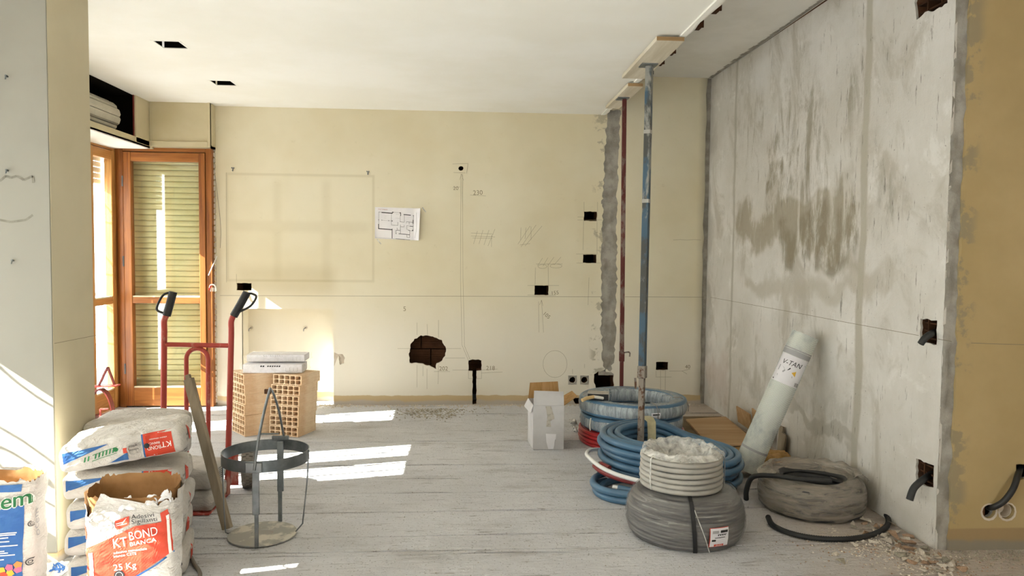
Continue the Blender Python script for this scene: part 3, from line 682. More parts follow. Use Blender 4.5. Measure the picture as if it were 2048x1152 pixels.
# pillar --------------------------------------------------------------------
PX, PY0, PY1, PXL = -1.80, 3.36, 3.72, -2.55
pl = struct('wall_pillar', label='pale painted pillar beside the stacked sacks')
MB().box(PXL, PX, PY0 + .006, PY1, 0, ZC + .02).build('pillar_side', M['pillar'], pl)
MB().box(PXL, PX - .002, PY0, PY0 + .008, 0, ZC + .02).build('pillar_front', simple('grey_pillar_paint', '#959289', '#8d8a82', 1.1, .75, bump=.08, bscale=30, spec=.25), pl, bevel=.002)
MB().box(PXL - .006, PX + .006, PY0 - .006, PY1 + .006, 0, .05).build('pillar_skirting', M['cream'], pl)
marks('snapped_line', [[(108, 687), (195, 670)]], .002, M['chalk'], (0, PX + .0005), pl).location.x += .0024
for px, py in [(15, 154), (16, 342), (27, 522)]:
    p = at(px, py, 1, PY0); MB().cyl(p + V((0, .01, 0)), p + V((0, -.014, .004)), .004, 8).cyl(p + V((0, -.012, .002)), p + V((.0, -.016, -.012)), .003, 6).build('rawl_plug', M['steel_d'], pl)
for (a, b) in [((147, 387), (152, 384)), ((146, 516), (150, 511)), ((150, 558), (157, 554)), ((122, 785), (124, 788)), ((123, 858), (142, 850))]:
    marks('scratch', [[a, b]], .004, M['chalk'], (0, PX), pl)
mk = [[(0, 362), (12, 352), (22, 356), (34, 352), (48, 360), (66, 352)], [(66, 352), (67, 366)], [(0, 440), (22, 444), (52, 440), (66, 430)]]
marks('scuff_marks', mk, .010, simple('scuff', '#86837a', '#79756b', 40, .9), (1, PY0), pl)

# left wall, windows, shutter boxes -----------------------------------------
wl = struct('wall_left', label='outer wall with french windows')
HEAD = 2.29
openings = [(-1.2, .8, 1.9), (1.9, 3.32, 1.74), (3.84, 4.80, 2.0), (5.42, 6.02, 1.86), (6.20, 6.74, 2.0)]  # first opening is unseen, added to brighten the white wall and ceiling
plate([rectl(YREAR, 6.96, 0, ZU)] + [rectl(a, b, -.02 if False else .0015, HEAD) for a, b, s_ in openings], .10, (XL, 0, 0), (0, 1, 0), (0, 0, 1), (-1, 0, 0)).build('masonry', M['pillar'], wl)
# rear and far walls (behind the camera)
wrear = struct('wall_rear'); 
plate([rectl(XL - .1, XFAR, 0, ZU), rectl(2.3, 3.5, 1.1, 2.1)], .25, (0, YREAR, 0), (1, 0, 0), (0, 0, 1), (0, -1, 0)).build('masonry', M['pillar'], wrear)  # unseen opening added so that daylight reaches the ochre wall
wfar = struct('wall_far'); MB().box(XFAR, XFAR + .2, YREAR, YF + .2, 0, ZU).build('masonry', M['yellow'], wfar)

def french_window(name, label, O, U, N, w, leaves, shut_z, slat_mat, wv, wh, panel=True):
    """O floor corner, U along the opening, N into the room. leaves: glazed leaves, shutter hangs outside down to shut_z"""
    root = struct(name, O, label); O, U, N = V(O), V(U), V(N); Z = V((0, 0, 1))
    def bar(mb, u0, u1, z0, z1, n0, n1):
        c = [O + U * u + N * n + Z * z for z in (z0, z1) for n in (n0, n1) for u in (u0, u1)]
        mb.add(c, [(0, 1, 3, 2), (4, 6, 7, 5), (0, 4, 5, 1), (1, 5, 7, 3), (3, 7, 6, 2), (2, 6, 4, 0)]); return mb
    H = HEAD; fw = .05
    bar(MB(), 0, fw, 0, H, -.07, .0).build('frame_jamb', wv, root, bevel=.004)
    bar(MB(), w - fw, w, 0, H, -.07, .0).build('frame_jamb', wv, root, bevel=.004)
    bar(MB(), fw, w - fw, H - .035, H, -.07, .0).build('frame_head', wh, root, bevel=.004)
    lw = (w - 2 * fw) / leaves
    for i in range(leaves):
        a, b = fw + i * lw + .004, fw + (i + 1) * lw - .004; sw = .066; t0, t1 = -.052, .012
        sash = bpy.data.objects.new('sash', None); COL.objects.link(sash); sash.parent = root
        bar(MB(), a, a + sw, .012, H - .04, t0, t1).build('stile', wv, sash, bevel=.005)
        bar(MB(), b - sw + .012, b, .012, H - .04, t0, t1).build('stile', wv, sash, bevel=.005)
        for z0, z1, nm in ((.012, .175, 'bottom_rail'), (.925, .98, 'middle_rail'), (H - .12, H - .042, 'top_rail')):
            bar(MB(), a + sw, b - sw + .012, z0, z1, t0 + .004, t1 - .004).build(nm, wh, sash, bevel=.004)
        for z0, z1 in ((.175, .925), (.98, H - .12)):
            bar(MB(), a + sw - .01, b - sw + .022, z0 - .01, z1 + .01, -.024, -.02).build('glass_pane', M['glass'], sash)
            for q in (z0,):
                bar(MB(), a + sw, b - sw + .012, q, q + .012, -.02, .004).build('glazing_bead', M['box_cream'], sash)
        for z in (.3, 1.25, 1.95):
            MB().cyl(O + U * (a - .004) + N * .014 + Z * z, O + U * (a - .004) + N * .014 + Z * (z + .09), .007, 8).build('hinge', M['steel_d'], sash)
    z = H + .02; k = 0
    while z > shut_z:
        z0 = z - .05
        m = MB(); prof = [(-.004, 0), (.004, .008), (.005, .025), (.002, .042), (-.004, .047)]
        cs = []
        for u in (.012, w - .012):
            for n_, dz in prof + [(-.008, .047), (-.008, 0)]: cs.append(O + U * u + N * (-.125 + n_) + Z * (z0 + dz))
        n7 = 7; m.add(cs, [tuple(range(n7)), tuple(range(2 * n7 - 1, n7 - 1, -1))] + [(i, n7 + i, n7 + (i + 1) % n7, (i + 1) % n7) for i in range(n7)])
        m.build('shutter_slat', slat_mat, root); z = z0; k += 1
    return root
xw0 = -3.03
french_window('window_1', 'closed pine french window with lowered cream shutter', (xw0, 6.715, 0), (1, 0, 0), (0, -1, 0), xs0 - .012 - xw0, 1, .0, M['slat'], M['wood_v'], M['wood_h'])
MB().box(-3.12, -2.15, 6.95, 7.0, 0, HEAD + .3).build('shutter_light_block', M['slat_old'], bpy.data.objects['window_1'])  # unseen panel added behind the slats to keep daylight out
for i, (a, b, s_) in enumerate(openings[::-1]):
    french_window('window_%d' % (i + 2), ['narrow glazed pine window beside the corner', 'narrow pine french window with raised shutter', 'pine french window behind the pillar', 'pine french window before the pillar', 'unseen pine french window added at the near end for more daylight'][i],
                  (XL, a, 0), (0, 1, 0), (1, 0, 0), b - a, (1, 1, 2, 2, 2)[i], s_, M['slat_old'], M['wood_vy'], M['wood_hy'])
# corner post between the two windows
cp = struct('trim_1', label='pine corner post between two windows'); MB().box(XL - .0, XL + .03, 6.725, 6.80, 0, HEAD).box(XL - .05, XL + .018, 6.745, 6.95, 0, HEAD).build('post', M['wood_v'], cp, bevel=.004)
# wrought iron grilles outside
for i, (a, b, s_) in enumerate(openings):
    lab = ['', 'wrought iron scroll grille outside the window before the pillar', 'wrought iron scroll grille outside the window behind the pillar', 'wrought iron scroll grille outside the narrow raised-shutter window', 'wrought iron scroll grille outside the corner window'][i]
    if i == 0: continue
    if i == 4: b += .5
    g = thing('window_grille', (XL - .20, (a + b) / 2, .05), lab, 'grille', 'window grilles')
    X = XL - .20
    for z in (.07, 1.0, 2.2): MB().bar((X, a, z), (X, b, z), .012, .03).build('rail', M['iron'], g)
    n = max(1, int((b - a) / .16))
    for k in range(n + 1):
        y = a + .06 + (b - a - .12) * k / n; MB().bar((X, y, .05), (X, y, 2.25), .015, .015).build('upright', M['iron'], g)
        if k < n:
            yc = y + (b - a - .12) / n / 2
            if k % 2: continue
            for zc_ in (.35, .75, 1.35, 1.8):
                sp = [(X, yc + (.02 + .075 * t) * math.cos(t * 9) * (1 if k % 2 else -1), zc_ + (.02 + .12 * t) * math.sin(t * 9)) for t in [j / 26 for j in range(27)]]
                MB().tube(sp, .005, 6).build('scroll', M['iron'], g, smooth=180)

# roller shutter boxes
XC, YC = -2.72, 6.65
sb = struct('trim_2', label='cream shutter box over the window, its cover removed on the side wall')
zb = HEAD
for bb in ((XC, xs0 + .004, YC, YB + .1, zb, zb + .02), (XC, xs0 + .004, YC, YC + .02, zb, ZC), (xs0 - .016, xs0 + .004, YC, YB - .001, zb, ZC), (XC - .03, XC + .02, YC - .004, YC + .03, zb - .018, ZC)):
    MB().box(*bb).build('box_case', M['box_cream'], sb)
p0, p1 = at(293, 210, 1, YC), at(416, 284, 1, YC)
for bb in ((XC, p0.x, YC - .012, YC, zb, ZC), (p1.x, xs0 + .004, YC - .012, YC, zb, ZC), (p0.x, p1.x, YC - .012, YC, zb, p1.z)):
    MB().box(*bb).build('panel_frame', M['box_cream'], sb, bevel=.003)
MB().box(XL, XC + .0, 3.75, YC + .02, zb - .018, zb).build('soffit_board', M['ceil'], sb)
y1 = at(272, 240, 0, XC).y
MB().box(XC - .016, XC, 3.75, YC, zb - .018, zb + .045).box(XC - .016, XC, y1, YC, zb, ZC).build('side_frame', M['box_cream'], sb, bevel=.003)
MB().box(XC - .02, XC - .012, y1 - .012, y1, zb + .045, ZC).build('cover_stop', M['maroon'], sb)
MB().box(XL + .001, XL + .004, 3.75, YC, zb, ZC).box(XL, XC - .02, 3.75, YC, ZC - .006, ZC - .002).box(XL, XC - .03, y1 + .05, y1 + .06, zb, ZC).box(XL, XC - .03, 3.75, YC, zb + .001, zb + .004).build('box_inside', M['dark'], sb)
roll = thing('shutter_roll', (-2.885, 5.2, zb + .17), 'rolled grey shutter curtain inside the open box above the side window', 'shutter')
nsl = 11
for k in range(nsl):
    a0, a1 = 2 * PI * k / nsl, 2 * PI * (k + .93) / nsl; mb = MB()
    pr = [(.125, a0), (.133, a0 + .25 * (a1 - a0)), (.133, a0 + .75 * (a1 - a0)), (.125, a1), (.115, a1), (.115, a0)]
    cs = [V((-2.885 + r * math.cos(t), y, zb + .17 + r * math.sin(t))) for y in (3.8, y1 - .2) for r, t in pr]
    mb.add(cs, [tuple(range(6)), tuple(range(11, 5, -1))] + [(i, 6 + i, 6 + (i + 1) % 6, (i + 1) % 6) for i in range(6)]); mb.build('shutter_slat', M['slat_old'], roll)
MB().cyl((-2.885, 3.8, zb + .17), (-2.885, y1 - .06, zb + .17), .03, 10).cyl((-2.885, y1 - .21, zb + .17), (-2.885, y1 - .195, zb + .17), .11, 20).build('axle', M['steel_d'], roll)
# light guides so that daylight is sampled through the openings
for i, (a, b) in enumerate([(o[0], o[1]) for o in openings]):
    ld = bpy.data.lights.new('window_portal', 'AREA'); ld.shape = 'RECTANGLE'; ld.size = HEAD; ld.size_y = b - a; ld.cycles.is_portal = True
    o = bpy.data.objects.new('window_portal', ld); COL.objects.link(o); o.location = (XL - .15, (a + b) / 2, HEAD / 2); o.rotation_euler = (0, -PI / 2, 0)
# ------------------------------------------------------------------ sacks of adhesive
def sack_body(L, W, T, seed, wr=1.0):
    mb = rbox(L, W, T, T * .27, 30, 20, 8)
    for v in mb.v:
        u, w = v.x / (L / 2), v.y / (W / 2); b = max(0, 1 - u * u) * max(0, 1 - w * w)
        if v.z > 0: v.z += T * .05 * b - T * .10 * abs(u) ** 3
        n = nz3(v, 9, seed) * .007 + nz3(V((v.x * 2.2, v.y * 2.2, v.z * .7)), 15, seed + 4) * .006
        v += V((v.x / L, v.y / W, v.z / T)).normalized() * n * wr
        if v.z < -T * .3: v.z = max(v.z, -T / 2)
        v.z = max(0.0, min(v.z + T / 2, .1172 if T < .116 else 9))      # lies flat on its neighbours
    return mb
def sack(loc, rz, label, group, seed, L=.46, W=.33, T=.115, tilt=(0, 0), mat='bag', front=None, end=None):
    o = thing('adhesive_sack', loc, label, 'sack', group, rz); o.rotation_euler = (tilt[0], tilt[1], rz)
    mb = sack_body(L, W, T, seed); b = mb.build('sack_paper', M[mat], o, smooth=180, world=False)
    D = Decal(mb, (0, -W / 2, T / 2), (1, 0, 0), (0, 0, 1), .1); E = Decal(mb, (L / 2, 0, T / 2), (0, 1, 0), (0, 0, 1), .1)
    if front:
        D.put('blue_wedge', quad_flat([(-L / 2 + .02, -.018), (-L / 2 + .021, -.017), (-.045, .036), (-L / 2 + .02, .028)], 12, 4), M['blue'], o, world=False)
        D.put('green_logo', [quad_flat([(-.115, -.024), (-.02, -.008), (-.018, -.006), (-.113, -.021)], 8, 1), quad_flat([(-.11, .0), (-.015, .018), (-.013, .020), (-.108, .003)], 8, 1), disc_flat(-.022, .007, .009)] + [quad_flat([(-.145 + .0135 * q, -.022 + .0022 * q), (-.139 + .0135 * q, -.021 + .0022 * q), (-.133 + .0135 * q, -.001 + .0022 * q), (-.139 + .0135 * q, -.002 + .0022 * q)], 1, 2) for q in range(9) if q != 2] if front == 'logo' else [quad_flat([(-.06, .0), (-.03, .006), (-.025, .022), (-.055, .016)], 4, 2)], M['green_p'], o, world=False)
        s = -1 if front == 'logo' else 1; ro = PI if front == 'logo' else 0.0
        D.put('red_panel', quad_flat([(.085, -.05), (.20, -.05), (.195, .05), (.085, .05)], 12, 10), M['red_p'], o, .0016, world=False)
        D.put('blue_border', quad_flat([(.079, -.05), (.085, -.05), (.085, .05), (.079, .05)], 1, 10), M['blue'], o, .0018, world=False)
        cx = .142
        D.put('sack_lettering', [moved(text_flat('KT', .034, 'CENTER'), cx - s * .028, -.004 * s, ro), moved(text_flat('BOND', .022, 'CENTER', .85), cx + s * .020, .006 * s, ro), moved(text_flat('BIANCA', .014, 'CENTER'), cx + s * .020, -.010 * s, ro), moved(text_flat('adesivo cementizio', .009, 'CENTER'), cx, -.026 * s, ro)], M['white_p'], o, .003, world=False)
        D.put('sack_lettering', [moved(text_flat('Adesivi', .014), .03 if s > 0 else .068, .002 * s, ro), moved(text_flat('Sigillanti', .014), .03 if s > 0 else .068, -.014 * s, ro)], M['black_p'], o, .003, world=False)
        D.put('ce_mark', disc_flat(.205 if s > 0 else .095, .0, .011), M['black_p'], o, .0035, world=False)
        D.put('house_badge', [quad_flat([(.004, -.014), (.026, -.014), (.026, .008), (.004, .008)], 4, 4)], M['red_p'], o, .003, world=False)
        if front == 'logo':
            D.put('valve_flap', ring_flat(.045, .0, .020, .026), M['bag2'], o, .006, world=False); D.put('blue_wedge', quad_flat([(-.06, -.045), (.02, -.045), (.02, -.012), (-.05, -.044)], 8, 4), M['blue'], o, world=False)
    if end == 'red':
        E.put('house_badge', [quad_flat([(-.05, -.03), (.0, -.03), (.0, .012), (-.05, .012)], 5, 5), ([V((-.054, .012, 0)), V((.004, .012, 0)), V((-.025, .034, 0))], [(0, 1, 2)])], M['red_p'], o, .003, world=False)
        E.put('sack_lettering', [moved(text_flat('Adesivi', .016, 'RIGHT'), -.06, .0), moved(text_flat('Sigillanti', .016, 'RIGHT'), -.06, -.02)], M['black_p'], o, .003, world=False)
    elif end:
        r = random.Random(seed); fm = []
        if 'bars' in end: fm += [quad_flat([(-.10 + .004 * k, -.03), (-.10 + .004 * k + r.choice((.0015, .0028)), -.03), (-.10 + .004 * k + .0028, .0), (-.10 + .004 * k, .0)], 1, 3) for k in range(12)]
        if 'text' in end: fm += [moved(text_flat('EN 12004', .012), -.1, .018)] + [quad_flat([(-.02, -.03 + .011 * k), (.02 + .05 * r.random(), -.03 + .011 * k), (.06, -.027 + .011 * k), (-.02, -.027 + .011 * k)], 5, 1) for k in range(6)]
        if 'haz' in end: fm += [([V((x, -.022, 0)), V((x + .024, 0, 0)), V((x, .024, 0)), V((x - .024, 0, 0)), V((x, -.018, 0)), V((x + .02, 0, 0)), V((x, .02, 0)), V((x - .02, 0, 0))], [(0, 1, 5, 4), (1, 2, 6, 5), (2, 3, 7, 6), (3, 0, 4, 7)]) for x in (.0, .052)]
        E.put('sack_lettering', fm or [disc_flat(0, 0, .01)], M['black_p'], o, .003, world=False)
        if 'blue' in end: E.put('blue_label', quad_flat([(.03, -.02), (.12, -.02), (.12, .022), (.03, .022)], 8, 4), M['blue'], o, .0025, world=False); E.put('sack_lettering', [moved(text_flat('KT  25', .024), .036, -.008)], M['white_p'], o, .0045, world=False)
    return o
ordn = ['lowest', 'second from the bottom', 'middle', 'second from the top', 'topmost']
T = .114; PT = .1185
for k in range(5):
    j = rnd.uniform(-.012, .012)
    if k < 4: sack((-1.457 + j, 3.327 + (.012 if k % 2 else -.004), PT * k), .2 + rnd.uniform(-.03, .03), 'white and red adhesive sack, %s in the pile behind the torn-open sack' % ordn[k], 'sealed sacks beside the pillar', k + 1, T=T, front='plain', end='red')
    else: sack((-1.452, 3.315, PT * 4 + .034), .24, 'white and red adhesive sack lying tilted on top of the pile behind the torn-open sack', 'sealed sacks beside the pillar', 11, L=.48, T=.118, tilt=(.0, -.13), front='logo', end='red')
ends = ['blue', 'blue text', 'haz bars', 'bars text', 'text']
for k in range(5):
    sack((-1.592 + rnd.uniform(-.008, .008), 3.735 + rnd.uniform(-.008, .008), PT * k), .05 + rnd.uniform(-.05, .05), 'grey-white sack, %s in the pile leaning plank rests against' % ordn[k], 'sealed sacks beside the pillar', 20 + k, L=.415, W=.325, T=T, mat='bag2', end=ends[k])

# hand truck --------------------------------------------------------------------
ht = thing('hand_truck', (-1.52, 4.27, 0), 'red steel hand truck with black grips standing behind the sacks', 'hand truck')
def rail(xb, xm, gx0, gx1, sg):
    pts = smooth_path([(xb, 4.27, .012), (xm + (xb - xm) * .4, 4.275, .5), (xm, 4.28, .86), (xm + .002, 4.28, .95), (gx0 - .012, 4.285, 1.0), (gx0, 4.29, 1.035)], 6)
    MB().tube(pts, .0165, 12).build('side_rail', M['red'], ht, smooth=60)
    g = MB().tube([(gx0, 4.29, 1.03), (gx0 + (gx1 - gx0) * .5, 4.295, 1.095), (gx1, 4.30, 1.165)], .0225, 14).build('hand_grip', M['black'], ht, smooth=50)
    MB().tube(smooth_path([(gx0, 4.29, 1.04), (gx0 + sg * .045, 4.28, 1.06), (gx0 + sg * .062 + (gx1 - gx0) * .5, 4.28, 1.09), (gx1 + sg * .055, 4.285, 1.14), (gx1 + sg * .03, 4.29, 1.158), (gx1, 4.30, 1.158)], 6), .0065, 8).build('knuckle_guard', M['black'], g, smooth=60)
rail(-1.70, -1.688, -1.676, -1.642, -1); rail(-1.343, -1.318, -1.305, -1.232, 1)
MB().tube([(-1.688, 4.28, .868), (-1.318, 4.28, .862)], .0135, 12).build('cross_bar', M['red'], ht, smooth=60)
MB().tube([(-1.70, 4.272, .185), (-1.335, 4.272, .185)], .0135, 12).build('cross_bar', M['red'], ht, smooth=60)
lp = [(-1.568, 4.272, .18)] + [(-1.5075 - .0605 * math.cos(a), 4.285, .785 + .06 * math.sin(a)) for a in [PI * k / 10 for k in range(11)]] + [(-1.447, 4.272, .18)]
MB().tube(lp, .0125, 12).build('centre_loop', M['red'], ht, smooth=60)
MB().box(-1.71, -1.335, 3.945, 4.275, .002, .010).build('toe_plate', M['redplate'], ht, bevel=.002)
for x0, x1 in ((-1.345, -1.285), (-1.765, -1.695)):
    MB().box(x0, x1, 4.285, 4.292, .055, .235).build('wheel_bracket', M['redplate'], ht, bevel=.002)
MB().cyl((-1.80, 4.42, .125), (-1.24, 4.42, .125), .010, 12).build('axle', M['steel'], ht)
for wx, sg in ((-1.265, 1), (-1.775, -1)):
    tyre = MB(); prof = [(.062, -.026), (.085, -.036), (.108, -.036), (.121, -.028), (.125, -.012), (.125, .012), (.121, .028), (.108, .036), (.085, .036), (.062, .026)]
    tyre.lathe(prof, seg=40)
    for k in range(32):
        a = 2 * PI * k / 32
        for z0, z1, da in ((-.030, -.010, 0), (-.008, .008, .1), (.010, .030, 0)):
            q = [V((math.cos(a + da + d) * r, math.sin(a + da + d) * r, z)) for r in (.121, .1285) for d, z in ((-.065, z0), (.065, z0), (.065, z1), (-.065, z1))]
            tyre.add(q, [(4, 5, 6, 7), (0, 1, 5, 4), (1, 2, 6, 5), (2, 3, 7, 6), (3, 0, 4, 7)])
    R = Matrix.Rotation(.22, 3, 'Z') @ Matrix.Rotation(PI / 2, 3, 'Y')
    tyre.v = [R @ v + V((wx, 4.42, .1285)) for v in tyre.v]; w = tyre.build('wheel', M['rubber'], ht, smooth=35)
    hub = MB().lathe([(.012, -.03), (.030, -.03), (.034, -.010), (.055, -.010), (.064, -.028), (.064, .028), (.055, .010), (.034, .010), (.030, .03), (.012, .03)], seg=24)
    hub.v = [R @ v + V((wx, 4.42, .1285)) for v in hub.v]; hub.build('rim', M['steel'], w, smooth=35).location = (0, 0, 0)
for k in range(2):
    sack((-1.545, 4.105, .011 + PT * k), .03 - .05 * k, ['grey-white sack resting on the toe plate of the hand truck', 'grey-white sack on top of the one on the toe plate of the hand truck'][k], 'sealed sacks beside the pillar', 31 + k, L=.43, W=.29, T=T, mat='bag2', end='text' if k else 'bars')

# torn open sack ------------------------------------------------------------------
def open_sack(name, c, w, d, h, rz, label, seed, rim, inner_h, mat):
    o = thing(name, (c[0], c[1], 0), label, 'sack', None, rz); n = 96
    def section(a, k):                # rounded rectangle
        ca, sa = math.cos(a), math.sin(a); e = .42
        return V((math.copysign(abs(ca) ** e, ca) * w / 2 * k, math.copysign(abs(sa) ** e, sa) * d / 2 * k, 0))
    def wall(kscale, rimf, rows, flare):
        mb = MB()
        for j in range(rows + 1):
            for i in range(n):
                a = 2 * PI * i / n; t = j / rows; z = t * rimf(a)
                p = section(a, kscale * (1 - .05 * (1 - t) ** 3 - .02 * (1 - abs(2 * t - 1)) * 0))
                bul = 1 + .07 * math.sin(PI * min(1, t * 1.1)); p.y *= bul
                q = V((p.x, p.y, z)); nr = V((p.x / w, p.y / d, 0)).normalized()
                amp = .004 + .010 * t * t
                q += nr * (nz3(V((q.x, q.y, z * 2.2)), 8, seed) * amp + nz3(V((q.x * 1.2, q.y, z * 3)), 21, seed + 2) * .004 + flare(a, t))
                mb.v.append(q)
        for j in range(rows):
            for i in range(n):
                i2 = (i + 1) % n; mb.f.append((j * n + i, j * n + i2, (j + 1) * n + i2, (j + 1) * n + i))
        return mb
    out = wall(1.0, rim, 40, lambda a, t: .012 * max(0, t - .85) / .15)
    outb = MB(); outb.v = [v.copy() for v in out.v]; outb.f = list(out.f); outb.f.append(tuple(reversed(range(n))))
    outb.build('sack_paper', M[mat], o, smooth=180, world=False, fix=False)
    wall(.965, inner_h, 24, lambda a, t: .004 * max(0, t - .85) / .15).build('inner_liner', M['kraft'], o, smooth=180, world=False, fix=False)
    f = MB().grid(lambda u, v: ((u - .5) * w * .9, (v - .5) * d * .9, h * .74 + .03 * noise.noise(V((u * 4, v * 3, seed)))), 14, 8); f.build('powder', M['powder'], o, smooth=180, world=False, fix=False)
    return o, out
def kt_rim(a):
    s = math.sin(a); back = max(0, s); front = max(0, -s); side = abs(math.cos(a))
    z = .475 + .022 * back + .018 * noise.noise(V((math.cos(a) * 5, s * 5, 2))) + .008 * noise.noise(V((math.cos(a) * 17, s * 17, 5)))
    x = math.cos(a)
    if s < -.15: z += -.035 + .05 * max(0, 1 - abs(x + .15) / .22) - .055 * max(0, 1 - abs(x + .62) / .25) + .01 * (x > .4)
    return z
def kt_in(a):
    s = math.sin(a); return .485 + .028 * max(0, s) - .025 * max(0, -s) + .02 * noise.noise(V((math.cos(a) * 7, s * 7, 8))) + .010 * noise.noise(V((math.cos(a) * 23, s * 23, 3)))
kt, ktm = open_sack('open_sack', (-1.275, 2.935), .325, .15, .5, .05, 'torn-open red and white adhesive sack standing upright before the sack pile', 3, kt_rim, kt_in, 'bag')
D = Decal(ktm, (0, -.075, 0), (1, 0, 0), (0, 0, 1), .2)
def kp(x, y):   # crop pixels of the sack's printed face -> metres on the face
    return ((x - 522) * .000367, .337 + (620 - y) * .000353)
def kq(pts, nu=24, nv=24): return quad_flat([kp(*p) for p in pts], nu, nv)
red = MB()
D.put('red_panel', [kq([(95, 1300), (350, 1300), (350, 700), (95, 815)]), kq([(350, 1230), (600, 1130), (600, 575), (350, 700)]), kq([(600, 1120), (955, 880), (940, 535), (600, 575)]), kq([(855, 550), (935, 545), (915, 405), (850, 440)], 8, 12)], M['red_p'], kt, .0030, world=False)
D.put('blue_border', [kq([(520, 1165), (560, 1165), (800, 1020), (780, 1015)], 14, 2), kq([(780, 1015), (800, 1020), (962, 905), (960, 880)], 12, 2)], M['blue'], kt, .0045, world=False)
for q_ in ([(135, 1300), (185, 1300), (178, 850), (133, 862)], [(925, 900), (948, 890), (922, 468), (898, 480)]): D.put('white_bar', kq(q_, 2, 20), M['white_p'], kt, .0045, world=False)
def kt_text(b, x, y, size, mat, rot=.16, sx=1.0, align='LEFT'):
    p = kp(x, y); return moved(text_flat(b, size, align, sx), p[0], p[1], rot)
D.put('sack_lettering', [kt_text('KT', 382, 812, .052, 0, .17, .84), kt_text('BOND', 541, 728, .046, 0, .17, .80), kt_text('BIANCA', 547, 792, .021, 0, .17, 1.3), kt_text('adesivo cementizio', 388, 872, .0140, 0, .12, 1.15), kt_text('bianco C2TE', 388, 910, .0140, 0, .12, 1.15), kt_text('25 Kg', 385, 1055, .034, 0, .12, 1.05)], M['white_p'], kt, .0052, world=False)
D.put('sack_lettering', [kt_text('Adesivi', 565, 495, .0245, 0, .10, 1.2), kt_text('Sigillanti', 567, 550, .0245, 0, .10, 1.2)], M['black_p'], kt, .0052, world=False)
hexp = [kp(*p) for p in [(403, 510), (545, 462), (540, 560), (425, 610), (403, 590)]]
D.put('house_badge', (([V(p + (0,)) for p in hexp], [(0, 4, 3, 2, 1)])), M['red_p'], kt, .0055, world=False)
D.put('badge_lines', [kq([(415, 540), (500, 515), (500, 520), (415, 546)], 4, 1), kq([(415, 560), (525, 535), (525, 541), (415, 566)], 4, 1), kq([(470, 545), (515, 480), (520, 484), (476, 548)], 4, 1)], M['white_p'], kt, .0075, world=False)
D.put('badge_shadow', [kq([(372, 612), (404, 616), (390, 500), (372, 530)], 2, 6)], M['grey_p'], kt, .005, world=False)
cxy = kp(440, 1105); D.put('ce_mark', disc_flat(cxy[0], cxy[1], .0195), M['black_p'], kt, .0052, world=False); D.put('ce_mark', [ring_flat(cxy[0], cxy[1], .012, .0135)], M['white_p'], kt, .0065, world=False)
Ds = Decal(ktm, (-.1625, 0, 0), (0, -1, 0), (0, 0, 1), .2)
Ds.put('side_strip', [quad_flat([(.02, .0), (.07, .0), (.07, .20), (.02, .20)], 5, 14), quad_flat([(.03, .30), (.06, .30), (.06, .35), (.03, .35)], 4, 4)], M['red_p'], kt, .003, world=False)
Ds.put('sack_lettering', [moved(text_flat('KT BOND', .03), .055, .03, PI / 2)], M['white_p'], kt, .005, world=False); Ds.put('sack_lettering', [moved(text_flat('Adesivi', .018), .052, .22, PI / 2)], M['black_p'], kt, .005, world=False)
# loose torn paper lobes on the rim
for (x, y0, z, s_, sd_) in ((.0, -.082, .440, .045, 1), (.085, -.078, .452, .04, 2), (.135, -.07, .47, .035, 3)):
    mb = MB().grid(lambda u, v: V((x + (u - .5) * s_ * 1.5 * (1 - .35 * v), y0 + .022 * v + .012 * nz3(V((u, v, sd_)), 4, sd_), z - .02 + s_ * .9 * v - .012 * (2 * u - 1) ** 2 + .012 * nz3(V((u, v, 0)), 5, sd_))), 8, 6)
    mb.build('torn_flap', M['paper'], kt, smooth=180, world=False, fix=False, solid=.002)

def oc_rim(a):
    s = math.sin(a); return .500 + .018 * noise.noise(V((math.cos(a) * 6, s * 6, 1))) + .014 * noise.noise(V((math.cos(a) * 19, s * 19, 4))) + .008 * max(0, s)
oc, ocm = open_sack('open_sack', (-1.885, 3.04), .385, .16, .52, .06, 'blue and white cement sack with green lettering standing before the pillar', 9, oc_rim, lambda a: oc_rim(a) - .008, 'bag')
D = Decal(ocm, (0, -.08, 0), (1, 0, 0), (0, 0, 1), .2)
def op(x, y): return (.252 + (x - 420) / 1006 * .385 * 1.12, .545 - (y - 120) / 1006 * .42)
def oq(pts, nu=16, nv=16): return quad_flat([op(*p) for p in pts], nu, nv)
D.put('blue_panel', [oq([(-300, 1150), (195, 1150), (220, 465), (-300, 560)], 20, 24), oq([(-300, 335), (205, 335), (222, 262), (-300, 275)], 20, 8)], M['blue'], oc, .003, world=False)
p = op(280, 458); t = text_flat('ocem', .088, 'RIGHT', 1.0)
D.put('logo_outline', [moved(t, p[0] + dx, p[1] + dy, .17, .2) for dx, dy in ((.004, 0), (-.004, 0), (0, .004), (0, -.004), (.003, .003), (-.003, -.003))], M['white_p'], oc, .0045, world=False)
D.put('logo_lettering', [moved(t, p[0], p[1], .17, .2)] + [moved(t, p[0] + .002, p[1] + .001, .17, .2)], M['green_d'], oc, .0065, world=False)
tl = []
for k, (y, w_) in enumerate([(725, 160), (742, 150), (768, 90), (803, 100), (842, 170), (892, 60), (910, 90), (932, 145), (975, 50)]): tl.append(oq([(0 - 90, y + 8), (w_, y + 4), (w_, y - 6), (-90, y - 2)], 14, 1))
D.put('small_print', tl, M['white_p'], oc, .0045, world=False)
cols = ['red_p', 'yellow_p', 'pink_p', 'orange_p', 'green_p', 'red_p', 'yellow_p', 'pink_p']
